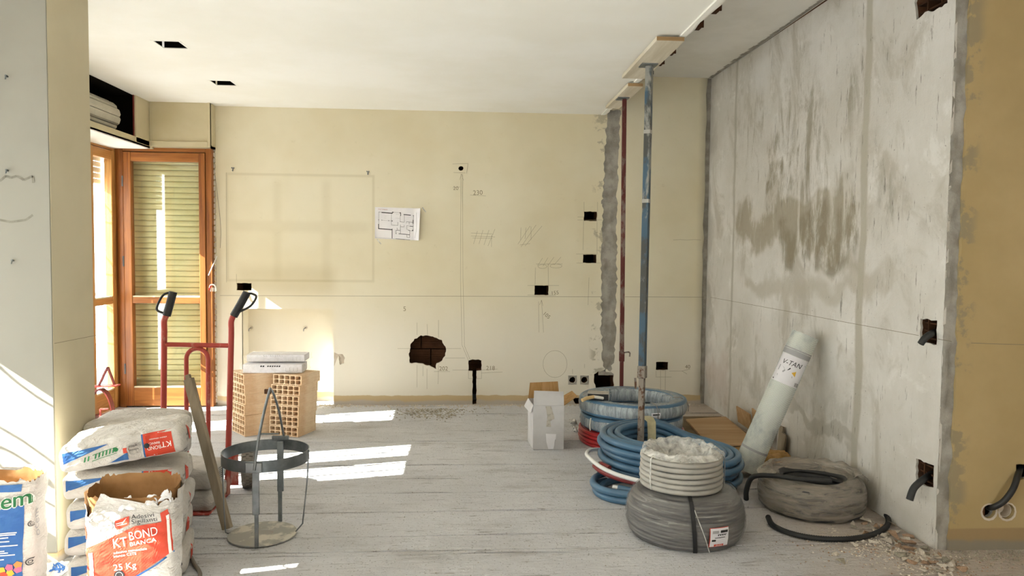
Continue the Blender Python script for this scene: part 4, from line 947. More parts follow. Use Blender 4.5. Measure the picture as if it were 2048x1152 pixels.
for k, (x, y) in enumerate([(-40, 1090), (30, 1075), (95, 1050), (165, 1030), (-5, 1120), (45, 1120), (100, 1105), (165, 1075)]):
    a = op(x, y); D.put('mosaic_tile', ([V((a[0] + .016 * math.cos(q + k), a[1] + .015 * math.sin(q + k), 0)) for q in (0, 1.3, 2.5, 3.7, 5.0)], [(0, 1, 2, 3, 4)]), M[cols[k]], oc, .006, world=False)
for k, (x, y) in enumerate([(320, 220), (320, 268), (345, 300), (320, 320), (355, 335), (300, 300)]):
    a = op(x, y); D.put('mosaic_tile', ([V((a[0] + .010 * math.cos(q + k), a[1] + .010 * math.sin(q + k), 0)) for q in (0, 1.3, 2.5, 3.7, 5.0)], [(0, 1, 2, 3, 4)]), M[cols[(k + 1) % 8]], oc, .006, world=False)
for x, y, r in ((265, 660, .011), (250, 1022, .014)):
    a = op(x, y); D.put('stamp', [ring_flat(a[0], a[1], r * .75, r), ring_flat(a[0], a[1], r * .3, r * .45)], M['black_p'], oc, .0045, world=False)
Ds = Decal(ocm, (.1925, 0, 0), (0, 1, 0), (0, 0, 1), .2)
Ds.put('side_lettering', [moved(text_flat('ocem', .05), -.02, .26, PI / 2)], M['grey_p'], oc, .004, world=False)
# crushed empty sack on the floor between them
es = thing('empty_sack', (-1.70, 3.20, 0), 'crushed empty sack lying flat at the foot of the pillar', 'sack')
mb = MB().grid(lambda u, v: V((-1.815 + .10 * u + .02 * math.sin(v * 5), 3.185 + .15 * v, .012 + .022 * abs(nz3(V((u, v, 0)), 4, 3)) + .018 * math.sin(PI * u) * math.sin(PI * v))), 20, 16); mb.build('sack_paper', M['bag'], es, smooth=180, fix=False, solid=.003)
mb2 = MB(); mb2.v = [v + V((0, 0, .003)) for v in mb.v]; mb2.f = [f for i, f in enumerate(mb.f) if (i % 20) in range(8, 18) and (i // 20) in range(3, 11) and (i * 7) % 11 > 1]; mb2.build('blue_print', M['blue'], es, fix=False)

# batten leaning on the sacks -------------------------------------------------------
bt = thing('timber_batten', (-1.163, 3.70, 0), 'weathered wooden batten leaning against the grey-white sacks', 'batten')
a, b = V((-1.168, 3.715, .016)), V((-1.402, 3.86, .745))
MB().bar(a, b, .05, .026, (-.3, -1, .0)).build('batten', M['plank'], bt, bevel=.003)
d = (b - a).normalized(); MB().bar(b - d * .01, b + d * .022, .026, .018, (-.3, -1, 0)).build('tenon', M['plank'], bt, bevel=.003)
cb = thing('floor_cable', (-1.2, 3.35, 0), 'grey hose on the floor between torn-open sack and bucket stand', 'cable')
MB().tube(smooth_path([(-1.33, 3.40, .012), (-1.29, 3.44, .010), (-1.24, 3.40, .010), (-1.18, 3.30, .010), (-1.12, 3.19, .010), (-1.09, 3.02, .010)], 8), .009, 8).build('cable', M['cable'], cb, smooth=180)

# bucket stand ---------------------------------------------------------------------
bs = thing('bucket_stand', (-.983, 3.66, 0), 'galvanised bucket carrier with hoop, base disc and tall lever handle', 'bucket stand')
bc = V((-.983, 3.66, 0))
dm = MB().lathe([(.0005, .010), (.05, .010), (.055, .013), (.10, .010), (.158, .012), (.163, .012), (.163, .006), (.158, .003), (.0005, .003)], bc, 56); dm.build('base_disc', M['disc'], bs, smooth=30)
rc = V((-.968, 3.675, 0)); MB().lathe([(.204, .37), (.207, .37), (.207, .425), (.204, .425)], rc, 64).build('hoop', M['steel_d'], bs, smooth=40)
MB().box(-.975, -.957, 3.492, 3.502, .004, .205).build('front_upright', M['steel'], bs, bevel=.002)
MB().box(-.982, -.951, 3.484, 3.50, .165, .385).build('front_sleeve', M['steel'], bs, bevel=.002)
MB().box(-1.006, -.930, 3.458, 3.472, .372, .418).build('hoop_clamp', M['steel'], bs, bevel=.003)
MB().box(-.950, -.930, 3.832, 3.842, .004, .205).build('rear_upright', M['steel_d'], bs, bevel=.002)
MB().box(-.956, -.924, 3.842, 3.857, .16, .42).build('rear_sleeve', M['steel_d'], bs, bevel=.002)
MB().box(-.99, -.905, 3.872, 3.892, .418, .442).build('latch', M['steel_d'], bs, bevel=.003)
MB().bar((-1.055, 3.882, .452), (-.955, 3.882, .452), .010, .008).build('latch_lever', M['steel_d'], bs, bevel=.002)
MB().tube(smooth_path([(-.962, 3.452, .388), (-.952, 3.47, .5), (-.938, 3.52, .63), (-.926, 3.60, .745)], 6), .0065, 10).build('handle_rod', M['steel'], bs, smooth=60)
MB().tube(smooth_path([(-.93, 3.885, .43), (-.932, 3.80, .58), (-.93, 3.68, .70), (-.926, 3.602, .742)], 6), .0055, 10).build('handle_rod', M['steel'], bs, smooth=60)
MB().box(-.955, -.922, 3.60, 3.612, .715, .738).build('handle_catch', M['core'], bs, bevel=.003)
for pts in ([(-1.174, 3.675, .40), (-1.176, 3.675, .25), (-1.166, 3.672, .04), (-1.158, 3.67, .012), (-1.14, 3.668, .010)], [(-.762, 3.68, .40), (-.770, 3.68, .26), (-.79, 3.678, .07), (-.793, 3.676, .05), (-.825, 3.675, .012)]):
    MB().tube(smooth_path(pts, 5), .0035, 8).build('side_wire', M['steel'], bs, smooth=60)
    p = V(pts[0]); MB().bar(p + V((0, 0, .02)), p + V((-.001 if p.x < -1 else -.006, 0, -.13)), .006, .012).build('wire_tab', M['steel_d'], bs)

# hollow clay bricks -----------------------------------------------------------------
def brick_mesh():
    W_, H_, Dp = .25, .0775, .25; out = []
    def side(p, q, n, dep):
        p, q = V(p + (0,)), V(q + (0,)); nr = V((-(q - p).y, (q - p).x, 0)).normalized()
        for k in range(n):
            for t, dd in ((.0, 0), (.30, 0), (.42, dep), (.88, dep)):
                v = p.lerp(q, (k + t) / n) + nr * dd; out.append((v.x, v.y))
    side((0, 0), (W_, 0), 14, .0022); side((W_, 0), (W_, H_), 7, .0022); side((W_, H_), (0, H_), 14, .0022); side((0, H_), (0, 0), 7, .0022)
    hs = []
    for i in range(5):
        for j in range(2):
            x0, z0 = .008 + i * .0475, .007 + j * .0335; a, b, r = .0405, .0285, .005
            hs.append([(x0 + r, z0), (x0 + a - r, z0), (x0 + a, z0 + r), (x0 + a, z0 + b - r), (x0 + a - r, z0 + b), (x0 + r, z0 + b), (x0, z0 + b - r), (x0, z0 + r)])
    return plate([out] + hs, Dp, (0, 0, 0), (1, 0, 0), (0, 0, 1), (0, 1, 0))
bm_ = brick_mesh(); proto = None
ordb = ['lowest', 'second from the bottom', 'third from the bottom', 'fourth from the bottom', 'second from the top', 'topmost']
def put_brick(loc, rz, label):
    global proto
    o = thing('hollow_brick', loc, label, 'brick', 'hollow bricks in two stacks', rz)
    if proto is None: proto = bm_.build('clay_body', M['clay'], o, world=False)
    else:
        c_ = proto.copy(); COL.objects.link(c_); c_.parent = o
for k in range(6):
    a = -.348 + rnd.uniform(-.02, .02); put_brick((-1.448 - .004 * (5 - k) + (.012 if k == 5 else 0), 5.668 + rnd.uniform(-.004, .004), .0785 * k + .002), a, 'hollow clay brick, %s in the stack farther from the hand truck' % ordb[k])
for k in range(6):
    a = -.906 + rnd.uniform(-.02, .02); put_brick((-1.790 + (.006 if k < 2 else 0) + rnd.uniform(-.003, .003), 5.823 + (-.008 if k < 2 else 0), .0785 * k + .002), a, 'hollow clay brick, %s in the stack nearer the hand truck' % ordb[k])
# two film-wrapped white packs on the bricks
for k, (x0, x1, y0, y1, z0, z1, lab) in enumerate([(-1.675, -1.205, 5.655, 5.87, .475, .548, 'white film-wrapped pack lying directly on the brick stacks'), (-1.665, -1.20, 5.72, 5.93, .552, .612, 'white film-wrapped pack on top of the other pack above the bricks')]):
    o = thing('wrapped_pack', ((x0 + x1) / 2, (y0 + y1) / 2, z0), lab, 'package', 'film-wrapped packs on the bricks')
    rb = rbox(x1 - x0 - .03, y1 - y0 - .02, z1 - z0 - .008, .004, 6, 4, 3); cc = V(((x0 + x1) / 2, (y0 + y1) / 2, (z0 + z1) / 2 - .002)); rb.v = [v + cc for v in rb.v]; rb.build('carton', M['paper'], o)
    fm = rbox(x1 - x0, y1 - y0, z1 - z0, .014, 30, 14, 8)
    for v in fm.v:
        v += V((nz3(v, 16, k) * .007, nz3(v, 16, k + 5) * .006, nz3(v, 18, k + 9) * .004)); v.x += (.02 * abs(nz3(v, 30, 3)) if abs(v.x) > .21 else 0) * (1 if v.x > 0 else -1); v.z = max(v.z, -(z1 - z0) / 2 + .002); v += cc
    fm.build('film', M['bagwrap'], o, smooth=180, fix=False)
    D = Decal(rb, ((x0 + x1) / 2, y0 + .01, (z0 + z1) / 2), (1, 0, 0), (0, 0, 1), .1)
    D.put('carton_print', [quad_flat([(-.09 + .017 * q, .012 - .001 * (q % 3)), (-.078 + .017 * q, .012), (-.076 + .017 * q, .023), (-.088 + .017 * q, .022)], 1, 1) for q in range(9) if q != 2] + [quad_flat([(.10 + .03 * q, -.024), (.124 + .03 * q, -.024), (.124 + .03 * q, -.0225), (.10 + .03 * q, -.0225)], 1, 1) for q in range(3)] + [quad_flat([(.10 + .028 * q, -.024), (.1012 + .028 * q, -.024), (.1012 + .028 * q, .006), (.10 + .028 * q, .006)], 1, 1) for q in range(4)], M['grey_p'] if k else M['black_p'], o, .0012)

# floor plan pinned to the wall --------------------------------------------------------
pp = thing('floor_plan_sheet', at(795, 480, 1, YB), 'curled sheet with a black floor plan taped to the cream wall', 'poster')
pc = [at(*q, 1, YB) for q in ((750, 477), (838, 481), (841, 417), (750, 414))]
def sheet(u, v):
    p = pc[0].lerp(pc[1], u).lerp(pc[3].lerp(pc[2], u), v); cur = max(0, u - .86) / .14
    return p + V((0, -.003 - .006 * math.sin(PI * v) * u - .030 * cur * cur - .012 * (max(0, .12 - u) / .12) ** 2 * (1 - v), 0))
pm = MB().grid(sheet, 30, 16); pm.build('paper', M['paper'], pp, smooth=180, fix=False)
pw = (pc[1] - pc[0]).length; ph = (pc[3] - pc[0]).length
D = Decal(pm, pc[0], (pc[1] - pc[0]), (0, 0, 1), .2)
def zp(x, y): return ((x - 190) / 960 * pw, (940 - y) / 680 * ph - (x - 190) / 960 * .012)
def seg(x0, y0, x1, y1, w):
    a, b = V(zp(x0, y0) + (0,)), V(zp(x1, y1) + (0,)); n_ = V((-(b - a).y, (b - a).x, 0)).normalized() * w / 960 * pw / 2
    c = [a - n_, b - n_, b + n_, a + n_]; mb = MB().grid(lambda u, v: c[0].lerp(c[1], u).lerp(c[3].lerp(c[2], u), v), 4, 1); return mb.v, mb.f
thick = [(332, 367, 575, 367, 20), (560, 345, 595, 345, 20), (725, 345, 755, 345, 18), (748, 345, 748, 412, 14), (812, 375, 970, 378, 16), (1022, 475, 1020, 560, 16), (268, 620, 268, 728, 16), (262, 720, 570, 722, 18), (563, 700, 563, 910, 14), (705, 798, 950, 802, 12), (950, 615, 1025, 618, 12), (1013, 690, 1013, 718, 22), (265, 530, 275, 530, 18), (335, 532, 345, 532, 18), (483, 532, 493, 532, 18), (552, 533, 575, 533, 18), (735, 533, 745, 533, 16), (275, 362, 285, 362, 14), (1018, 382, 1034, 382, 16), (640, 800, 660, 800, 12), (920, 707, 950, 712, 12)]
thin = [(275, 362, 275, 720, 5), (275, 362, 335, 362, 5), (548, 380, 548, 620, 5), (548, 622, 688, 622, 6), (688, 545, 688, 622, 6), (600, 342, 730, 342, 4), (740, 412, 740, 530, 5), (740, 538, 830, 538, 6), (830, 380, 830, 535, 5), (1030, 385, 1025, 480, 5), (875, 527, 1018, 527, 6), (875, 530, 875, 560, 5), (937, 530, 937, 580, 6), (745, 642, 825, 642, 6), (825, 600, 825, 642, 5), (745, 600, 745, 800, 7), (650, 725, 738, 725, 8), (647, 725, 647, 800, 8), (880, 610, 950, 615, 5), (885, 612, 885, 690, 5), (885, 690, 925, 706, 5), (950, 712, 1010, 716, 5), (948, 712, 948, 800, 6), (885, 805, 885, 862, 6), (948, 805, 948, 862, 6), (885, 862, 948, 862, 6), (640, 908, 955, 912, 6), (200, 915, 1050, 918, 3), (1092, 310, 1092, 700, 3), (1092, 700, 1055, 915, 3), (345, 532, 550, 532, 3), (640, 380, 730, 380, 2), (640, 465, 725, 465, 2), (390, 440, 440, 440, 2), (390, 480, 440, 480, 2), (1022, 560, 1022, 690, 5), (660, 680, 680, 680, 6), (678, 680, 678, 720, 5)]
D.put('plan_walls', [seg(*s_) for s_ in thick], M['black_p'], pp, .0012)['kind'] = 'stuff'; D.put('plan_lines', [seg(*s_) for s_ in thin], M['black_p'], pp, .001)['kind'] = 'stuff'
q = zp(262, 312); D.put('plan_title', moved(text_flat('POST OPERAM', .0125, 'LEFT', 1.0), q[0], q[1], -.01), M['maroon_p'], pp, .0012)
for px, py, dx in ((758, 484, .03), (848, 420, .03)):
    p = at(px, py, 1, YB); MB().add([p + V((-.02, -.001, .02)), p + V((-.012, -.001, .026)), p + V((.022, -.001, -.016)), p + V((.014, -.001, -.022))], [(0, 1, 2, 3)]).build('tape_strip', M['film_white'], pp, fix=False)

# hooks and loose wiring on the back wall ----------------------------------------------
for px, py, lab in ((466, 338, 'small dark picture hook above the window side of the stain'), (736, 345, 'small dark picture hook above the floor plan')):
    p = at(px, py, 1, YB); o = thing('picture_hook', p, lab, 'hook', 'picture hooks')
    MB().cyl(p + V((-.008, 0, .008)), p + V((-.008, -.012, .010)), .005, 8).cyl(p + V((.008, 0, .008)), p + V((.008, -.012, .010)), .005, 8).tube(smooth_path([p + V((0, -.004, .01)), p + V((0, -.006, -.015)), p + V((0, -.018, -.018)), p + V((0, -.02, -.006))], 4), .004, 8).build('hook', M['steel_d'], o, smooth=60)
for px, lab in ((503, 'bent nail in the niche on the side of the hand truck'), (612, 'bent nail in the niche above the wrapped packs')):
    p = at(px, 655, 1, YB + .2); o = thing('wall_nail', p, lab, 'nail', 'nails in the niche'); MB().tube(smooth_path([p + V((0, .01, 0)), p + V((0, -.03, .0)), p + V((-.01, -.045, -.01)), p + V((-.014, -.04, -.03))], 5), .0035, 8).build('nail', M['steel'], o, smooth=60)
    MB().cyl(p + V((0, .004, 0)), p + V((0, -.004, 0)), .016, 10).build('plaster_ring', M['rub_w'], o)
wc = thing('switch_wire', at(423, 575, 1, 6.70), 'white wire with red and white clips hanging at the window jamb', 'wire')
MB().tube(smooth_path([(-2.205, 6.70, 2.20), (-2.185, 6.745, 1.9), (-2.16, 6.755, 1.6), (-2.165, 6.75, 1.42)], 8), .0015, 6).build('thin_wire', M['cable'], wc)
MB().bar(at(417, 551, 1, 6.69), at(434, 512, 1, 6.74), .008, .006).build('wire_sleeve', M['cable_w'], wc)
p = at(424, 575, 1, 6.69)
MB().tube(smooth_path([p + V((-.02, 0, -.02)), p + V((-.01, -.01, .02)), p + V((.02, -.012, .025)), p + V((.035, -.005, 0)), p + V((.036, 0, -.03))], 6), .007, 8).build('wire_loop', M['cable_w'], wc, smooth=180)
MB().bar(p + V((-.022, -.006, -.022)), p + V((-.004, -.006, .022)), .016, .012).build('red_clip', M['red_c'], wc, bevel=.002)
for dx in (-.008, .01, .028): MB().bar(p + V((dx, -.004, -.035)), p + V((dx, -.004, .0)), .010, .010).build('white_clip', M['cable_w'], wc, bevel=.002)

# maroon metal stand by the side window ---------------------------------------------------
ms = thing('steel_clamp_stand', (-2.86, 6.02, 0), 'maroon steel frame with arched band on a flat plate by the corner window', 'metal stand')
MB().add([V(v) for v in [(-3.0, 5.72, .012), (-2.62, 5.80, .012), (-2.72, 6.30, .012), (-3.0, 6.22, .012), (-3.0, 5.72, .05), (-2.62, 5.80, .05), (-2.72, 6.30, .05), (-3.0, 6.22, .05)]], [(0, 3, 2, 1), (4, 5, 6, 7), (0, 1, 5, 4), (1, 2, 6, 5), (2, 3, 7, 6), (3, 0, 4, 7)]).build('base_plate', M['maroon'], ms, bevel=.004)
arc = [(-2.86 + .10 * math.cos(a), 6.0, .06 + .24 * math.sin(a)) for a in [PI * .05 + PI * .9 * k / 14 for k in range(15)]]
mb = MB()
for s_ in (-.03, .03):
    for p in arc: mb.v += [V((p[0], p[1] + s_, p[2])), V(((p[0] + 2.86) * .93 - 2.86, p[1] + s_, .06 + (p[2] - .06) * .95))]
n = 15
for i in range(n - 1):
    for q in ((0, 1), ): pass
    a0, a1, b0, b1 = 2 * i, 2 * i + 1, 2 * n + 2 * i, 2 * n + 2 * i + 1
    mb.f += [(a0, a0 + 2, a1 + 2, a1), (b0, b1, b1 + 2, b0 + 2), (a0, b0, b0 + 2, a0 + 2), (a1, a1 + 2, b1 + 2, b1)]
mb.build('arched_band', M['maroon'], ms, smooth=50)
MB().bar((-2.94, 6.0, .315), (-2.72, 6.0, .325), .07, .012).build('saddle', M['redplate'], ms, bevel=.002)
for a, b in (((-2.87, 6.0, .325), (-2.80, 6.0, .47)), ((-2.80, 6.0, .47), (-2.75, 6.0, .325))): MB().bar(a, b, .016, .016, (0, 1, 0)).build('peak_bar', M['maroon'], ms, bevel=.002)
for a, b in (((-2.83, 5.93, .05), (-2.83, 5.93, .15)), ((-2.74, 5.93, .05), (-2.74, 5.93, .12)), ((-2.83, 5.93, .15), (-2.77, 5.93, .15)), ((-2.83, 5.93, .055), (-2.74, 5.93, .055))): MB().bar(a, b, .012, .012, (0, 1, 0)).build('lug', M['redplate'], ms)
# ------------------------------------------------------------------ props holding the ceiling edge
for i, (a, b, c0, c1, lab) in enumerate([((1.195, 5.45), (1.31, 6.30), 0, 0, 'pale formwork board held to the ceiling by the red prop'), ((1.10, 4.275), (1.265, 5.21), 0, 0, 'pale formwork board held to the ceiling by the blue prop')]):
    o = thing('formwork_board', ((a[0] + b[0]) / 2, (a[1] + b[1]) / 2, 2.637), lab, 'board', 'boards under the ceiling edge')
    z0, z1 = 2.637, ZC - .0125
    MB().box(a[0], b[0], a[1], b[1], z0, z1).build('board', M['board'], o, bevel=.002)
    MB().box(a[0] + .002, b[0] - .002, a[1] - .003, a[1] + .001, z0 + .002, z1 - .002).build('end_grain', M['board_end'], o)
def prop_obj(top, bot, w_out, w_in, zc, m_out, label, rot, name='steel_prop'):
    o = thing(name, (bot[0], bot[1], 0), label, 'prop', 'telescopic ceiling props'); t, b = V(top), V(bot); d = t - b
    P = lambda z: b + d * ((z - b.z) / d.z)
    up = V((math.sin(rot), math.cos(rot), 0))
    MB().bar(P(zc), P(top[2] - .008), w_out, w_out, up).build('outer_tube', M[m_out], o, bevel=.004)
    MB().bar(P(.006), P(zc + .02), w_in, w_in, up).build('inner_tube', M['prop_in'] if m_out == 'prop_blue' else M[m_out], o, bevel=.003)
    MB().bar(P(zc - .02), P(zc + .06), w_out * 1.22, w_out * 1.22, up).build('collar', M['prop_in'] if m_out == 'prop_blue' else M[m_out], o, bevel=.004)
    MB().box(t.x - .06, t.x + .045 if t.x < 1.25 else t.x + .03, t.y - .05, t.y + .05, 2.629, 2.637).build('head_plate', M['steel_d'], o)
    MB().box(b.x - .045, b.x + .045, b.y - .045, b.y + .045, .0, .008).build('foot_plate', M['prop_in'], o)
    return o, P
o, P = prop_obj((1.262, 5.87, 2.637), (1.295, 5.935, 0), .034, .030, .55, 'prop_red', 'rust-red telescopic steel prop standing close to the cream wall', .12)
p = P(.60); MB().tube(smooth_path([p + V((.015, 0, 0)), p + V((.06, -.01, .005)), p + V((.062, -.01, -.03))], 5), .006, 8).build('pin', M['prop_in'], o, smooth=60)
o, P = prop_obj((1.198, 4.822, 2.637), (1.150, 4.68, 0), .043, .036, .62, 'prop_blue', 'worn blue telescopic steel prop rising from among the hose coils', .55)
p = P(.60); MB().bar(p + V((-.045, 0, .0)), p + V((-.04, 0, -.07)), .012, .012).build('wedge', M['prop_in'], o)
for z in (1.75, 2.2):
    q = P(z); MB().bar(q + V((0, 0, -.012)), q + V((0, 0, .012)), .0445, .0445, V((math.sin(.55), math.cos(.55), 0))).build('paint_band', M['conduit_white'], o)

# ------------------------------------------------------------------ cardboard box
bo = thing('cardboard_box', (.615, 5.33, 0), 'open white cardboard box with raised brown flap beside the hose coils', 'box')
A, B = V((.503, 5.212, 0)), V((.721, 5.207, 0)); Cc, Dd = V((.722, 5.47, 0)), V((.488, 5.475, 0)); Z = V((0, 0, 1)); hb = .318
def panel(pts, name, mat, t=.004): return MB().add([V(p) for p in pts], [(0, 1, 2, 3)]).build(name, M[mat], bo, fix=False, solid=t)
panel([A, B, B + Z * hb, A + Z * hb], 'front_side', 'white_card'); panel([B, Cc, Cc + Z * hb, B + Z * hb], 'right_side', 'white_card'); panel([Cc, Dd, Dd + Z * hb, Cc + Z * hb], 'back_side', 'white_card'); panel([Dd, A, A + Z * hb, Dd + Z * hb], 'left_side', 'white_card')
panel([A + Z * .004, B + Z * .004, Cc + Z * .004, Dd + Z * .004], 'bottom', 'brown_card')
panel([A + Z * (hb + .001), B + Z * (hb + .001), B + V((-.002, .012, hb + .098)), A + V((.004, .012, hb + .104))], 'front_flap', 'white_card')
panel([Dd + Z * hb, Cc + Z * hb, Cc + V((-.012, .012, hb + .125)), Dd + V((.012, .012, hb + .115))], 'back_flap', 'brown_card')
panel([B + Z * hb, Cc + Z * hb, Cc + V((.095, .0, hb + .055)), B + V((.10, .03, hb + .062))], 'side_flap', 'brown_card'); panel([Dd + Z * hb, A + Z * hb, A + V((-.02, .02, hb - .06)), Dd + V((-.03, 0, hb - .06))], 'side_flap', 'white_card')
fb = MB().add([A, B, B + Z * hb, A + Z * hb], [(0, 1, 2, 3)]); D = Decal(fb, A, B - A, Z, .1)
D.put('tape_mark', [([V(q + (0,)) for q in [(.085, .313), (.125, .313), (.152, .225), (.120, .205), (.128, .165), (.092, .165), (.10, .24)]], [(0, 1, 2, 3, 6), (3, 4, 5, 6)])], M['tape'], bo, .004)
D.put('torn_label', [([V(q + (0,)) for q in [(.090, .115), (.165, .112), (.163, .075), (.156, .07), (.152, .03), (.145, .004), (.108, .004), (.094, .06)]], [(0, 1, 2, 3, 4, 5, 6, 7)])], M['paper'], bo, .004)

# ------------------------------------------------------------------ coils
def ring_bundle(c, R, z0, r, layers, rows, seg=64, jit=.003, seed=0):
    mb = MB(); g = random.Random(seed)
    for i in range(layers):
        for j in range(rows):
            ro = R - r - i * 2 * r * .96 + g.uniform(-jit, jit); zz = z0 + r + j * 2 * r * .94
            ph = g.uniform(0, 6)
            mb.tube([(c[0] + (ro + jit * math.sin(2 * a + ph)) * math.cos(a), c[1] + (ro + jit * math.sin(2 * a + ph)) * math.sin(a), zz + jit * .6 * math.sin(3 * a + ph)) for a in [2 * PI * k / seg for k in range(seg)]], r, 10, True)
    return mb
def shell(c, prof, seed, amp=.005, f=14, seg=72):
    return MB().lathe(prof, (c[0], c[1], 0), seg, True, lambda a, r, z: (r + amp * nz3(V((math.cos(a) * r, math.sin(a) * r, z)), f, seed), z + (amp * .6 * nz3(V((math.cos(a) * r, math.sin(a) * r, z)), f, seed + 3) if z > .03 else 0)))
def torus_prof(R, w, z0, h, n=14, e=.7):
    out = []
    for k in range(n):
        a = 2 * PI * k / n; ca, sa = math.cos(a), math.sin(a)
        out.append((R - w / 2 + math.copysign(abs(ca) ** e, ca) * w / 2, z0 + h / 2 + math.copysign(abs(sa) ** e, sa) * h / 2))
    return out
c1 = (1.265, 5.45)
o = thing('hose_coil', (c1[0], c1[1], 0), 'red pipe coil at the bottom of the wrapped coil stack', 'coil', 'pipe coils')
ring_bundle(c1, .395, .001, .0145, 3, 4, seed=1, jit=.002).build('red_pipe', M['hose_red'], o, smooth=180)
a = -2.0; q = V((c1[0] + .395 * math.cos(a), c1[1] + .395 * math.sin(a), 0)); MB().bar(q + V((-.004, -.005, .002)), q + V((-.004, -.005, .112)), .025, .006, (math.cos(a), math.sin(a), 0)).build('strap', M['strap'], o)
for k, (z0, R, lab) in enumerate([(.112, .385, 'film-wrapped blue pipe coil between the red coil and the top coil'), (.229, .405, 'film-wrapped blue pipe coil on top of the stack')]):
    o = thing('hose_coil', (c1[0], c1[1], z0), lab, 'coil', 'pipe coils'); cc = (c1[0] + (.0, .008)[k], c1[1])
    ring_bundle(cc, R - .006, z0 + .003, .019, 3, 3, seed=3 + k, jit=.003).build('blue_pipe', M['hose_blue'], o, smooth=180)
    shell(cc, torus_prof(R, .135, z0, .114), 6 + k, .004).build('film', M['film_blue'], o, smooth=180)
    if k:
        bd = MB().lathe(torus_prof(R, .135, z0, .114), (cc[0], cc[1], 0), 72); D = Decal(bd, (cc[0] + .075, cc[1] - R, z0 + .045), (1, .16, 0), (0, 0, 1), .2)
        D.put('tag', quad_flat([(-.035, -.022), (.035, -.022), (.035, .022), (-.035, .022)], 6, 4), M['paper'], o, .008); D.put('tag_print', [quad_flat([(-.025, .004), (.025, .004), (.025, .014), (-.025, .014)], 4, 1)] + [quad_flat([(-.028, -.004 - .006 * q), (.02, -.004 - .006 * q), (.02, -.0025 - .006 * q), (-.028, -.0025 - .006 * q)], 3, 1) for q in range(3)], M['black_p'], o, .0095)
        for a in (-.35, -1.35):
            q = [V((cc[0] + r * math.cos(a), cc[1] + r * math.sin(a), z)) for r, z in [(R + .004, z0 + .02), (R + .007, z0 + .06), (R - .015, z0 + .105), (R - .06, z0 + .121), (R - .11, z0 + .115)]]; MB().tube(q, .0035, 6).build('tie', M['strap_g'], o)
    else:
        a = -2.65; q = [V((cc[0] + r * math.cos(a), cc[1] + r * math.sin(a), z)) for r, z in [(R + .002, z0 + .01), (R + .007, z0 + .05), (R - .002, z0 + .1)]]; MB().tube(q, .005, 6).build('tie', M['cable_w'], o)
# mallet on the coil
ml = thing('block_mallet', (.965, 5.27, .34), 'black block float with a wooden handle lying on the wrapped blue coil', 'float')
h0 = at(1172, 790, 1, 5.27); hz = .345
R = Matrix.Rotation(-.22, 3, 'Z'); ctr = V((.985, 5.30, hz))
def mbx(x0, x1, y0, y1, z0, z1): mb = MB().box(x0, x1, y0, y1, z0, z1); mb.v = [R @ v + ctr for v in mb.v]; return mb
mbx(-.075, .075, -.045, .055, .0, .048).build('head', M['black'], ml, bevel=.003); mbx(-.0755, .0755, -.0455, .0555, .044, .052).build('face', M['foam'], ml, bevel=.002); mbx(.0745, .0765, -.045, .055, .0, .05).build('side_face', M['foam'], ml)
hd = MB().tube([R @ V(q) + ctr for q in [(-.11, -.13, .012), (-.08, -.10, .022), (-.03, -.075, .030)]], .013, 12); hd.build('handle', M['handle_w'], ml, smooth=50)
MB().tube([R @ V(q) + ctr for q in [(-.03, -.075, .030), (.0, -.07, .026), (.035, -.045, .016)]], .011, 10).build('ferrule', M['cable_w'], ml, smooth=50)
# foil scraps beside the stack
for k, (px, py) in enumerate([(1148, 842), (1152, 853), (1158, 858)]):
    p = fl(px, py + 6); o = thing('foil_scrap', p, 'crumpled pale foil scrap on the floor beside the wrapped coils', 'scrap', 'foil scraps')
    mb = rbox(.05 + .01 * k, .04, .035, .012, 6, 5, 4)
    for v in mb.v: v += V((nz3(v, 40, k), nz3(v, 40, k + 3), nz3(v, 40, k + 6))) * .02; v.z = max(v.z, -.017); v += p + V((0, 0, .018))
    mb.build('scrap', M['sealant'], o)

# loose blue pipe coil
def spiral(c, spec, z0, seg=40, jit=.008, seed=0, a0=0.0):
    g = random.Random(seed); pts = []; n = len(spec)
    for k in range(n):
        r0, zz0 = spec[k]; r1, zz1 = spec[min(k + 1, n - 1)]; ph = g.uniform(0, 6)
        for i in range(seg):
            t = i / seg; s_ = max(0, (t - .72) / .28); s_ = s_ * s_ * (3 - 2 * s_); a = a0 + 2 * PI * t
            r = r0 + (r1 - r0) * s_ + jit * math.sin(2 * a + k * 1.3) * .6; zz = zz0 + (zz1 - zz0) * s_ + jit * .35 * math.sin(3 * a + k)
            pts.append(V((c[0] + r * math.cos(a), c[1] + r * math.sin(a) * .97, z0 + zz)))
    return pts
lc = (1.285, 4.47)
o = thing('hose_coil', (lc[0], lc[1], 0), 'loose coil of thick blue pipe bound with yellowed tape', 'coil', 'pipe coils')
spec = [(.40, .021), (.355, .021), (.425, .063), (.38, .063), (.335, .063), (.405, .105), (.36, .105), (.43, .147), (.385, .147), (.34, .147), (.415, .189), (.37, .189), (.325, .189)]
cpts = spiral(lc, spec, 0, 44, .004, 2, 1.0)
for p in cpts:                       # its window side rides on the small coil below
    t = max(0, min(1, (lc[0] + .27 - p.x) / .30)); p.z += .094 * t * t * (3 - 2 * t)
MB().tube(cpts, .0205, 12).build('blue_pipe', M['hose_blue'], o, smooth=180)
a = 1.72; q = []
for r, z in [(.458, .10), (.466, .17), (.460, .26), (.43, .312), (.36, .318), (.300, .302), (.290, .22), (.290, .15)]: q.append((r, z))
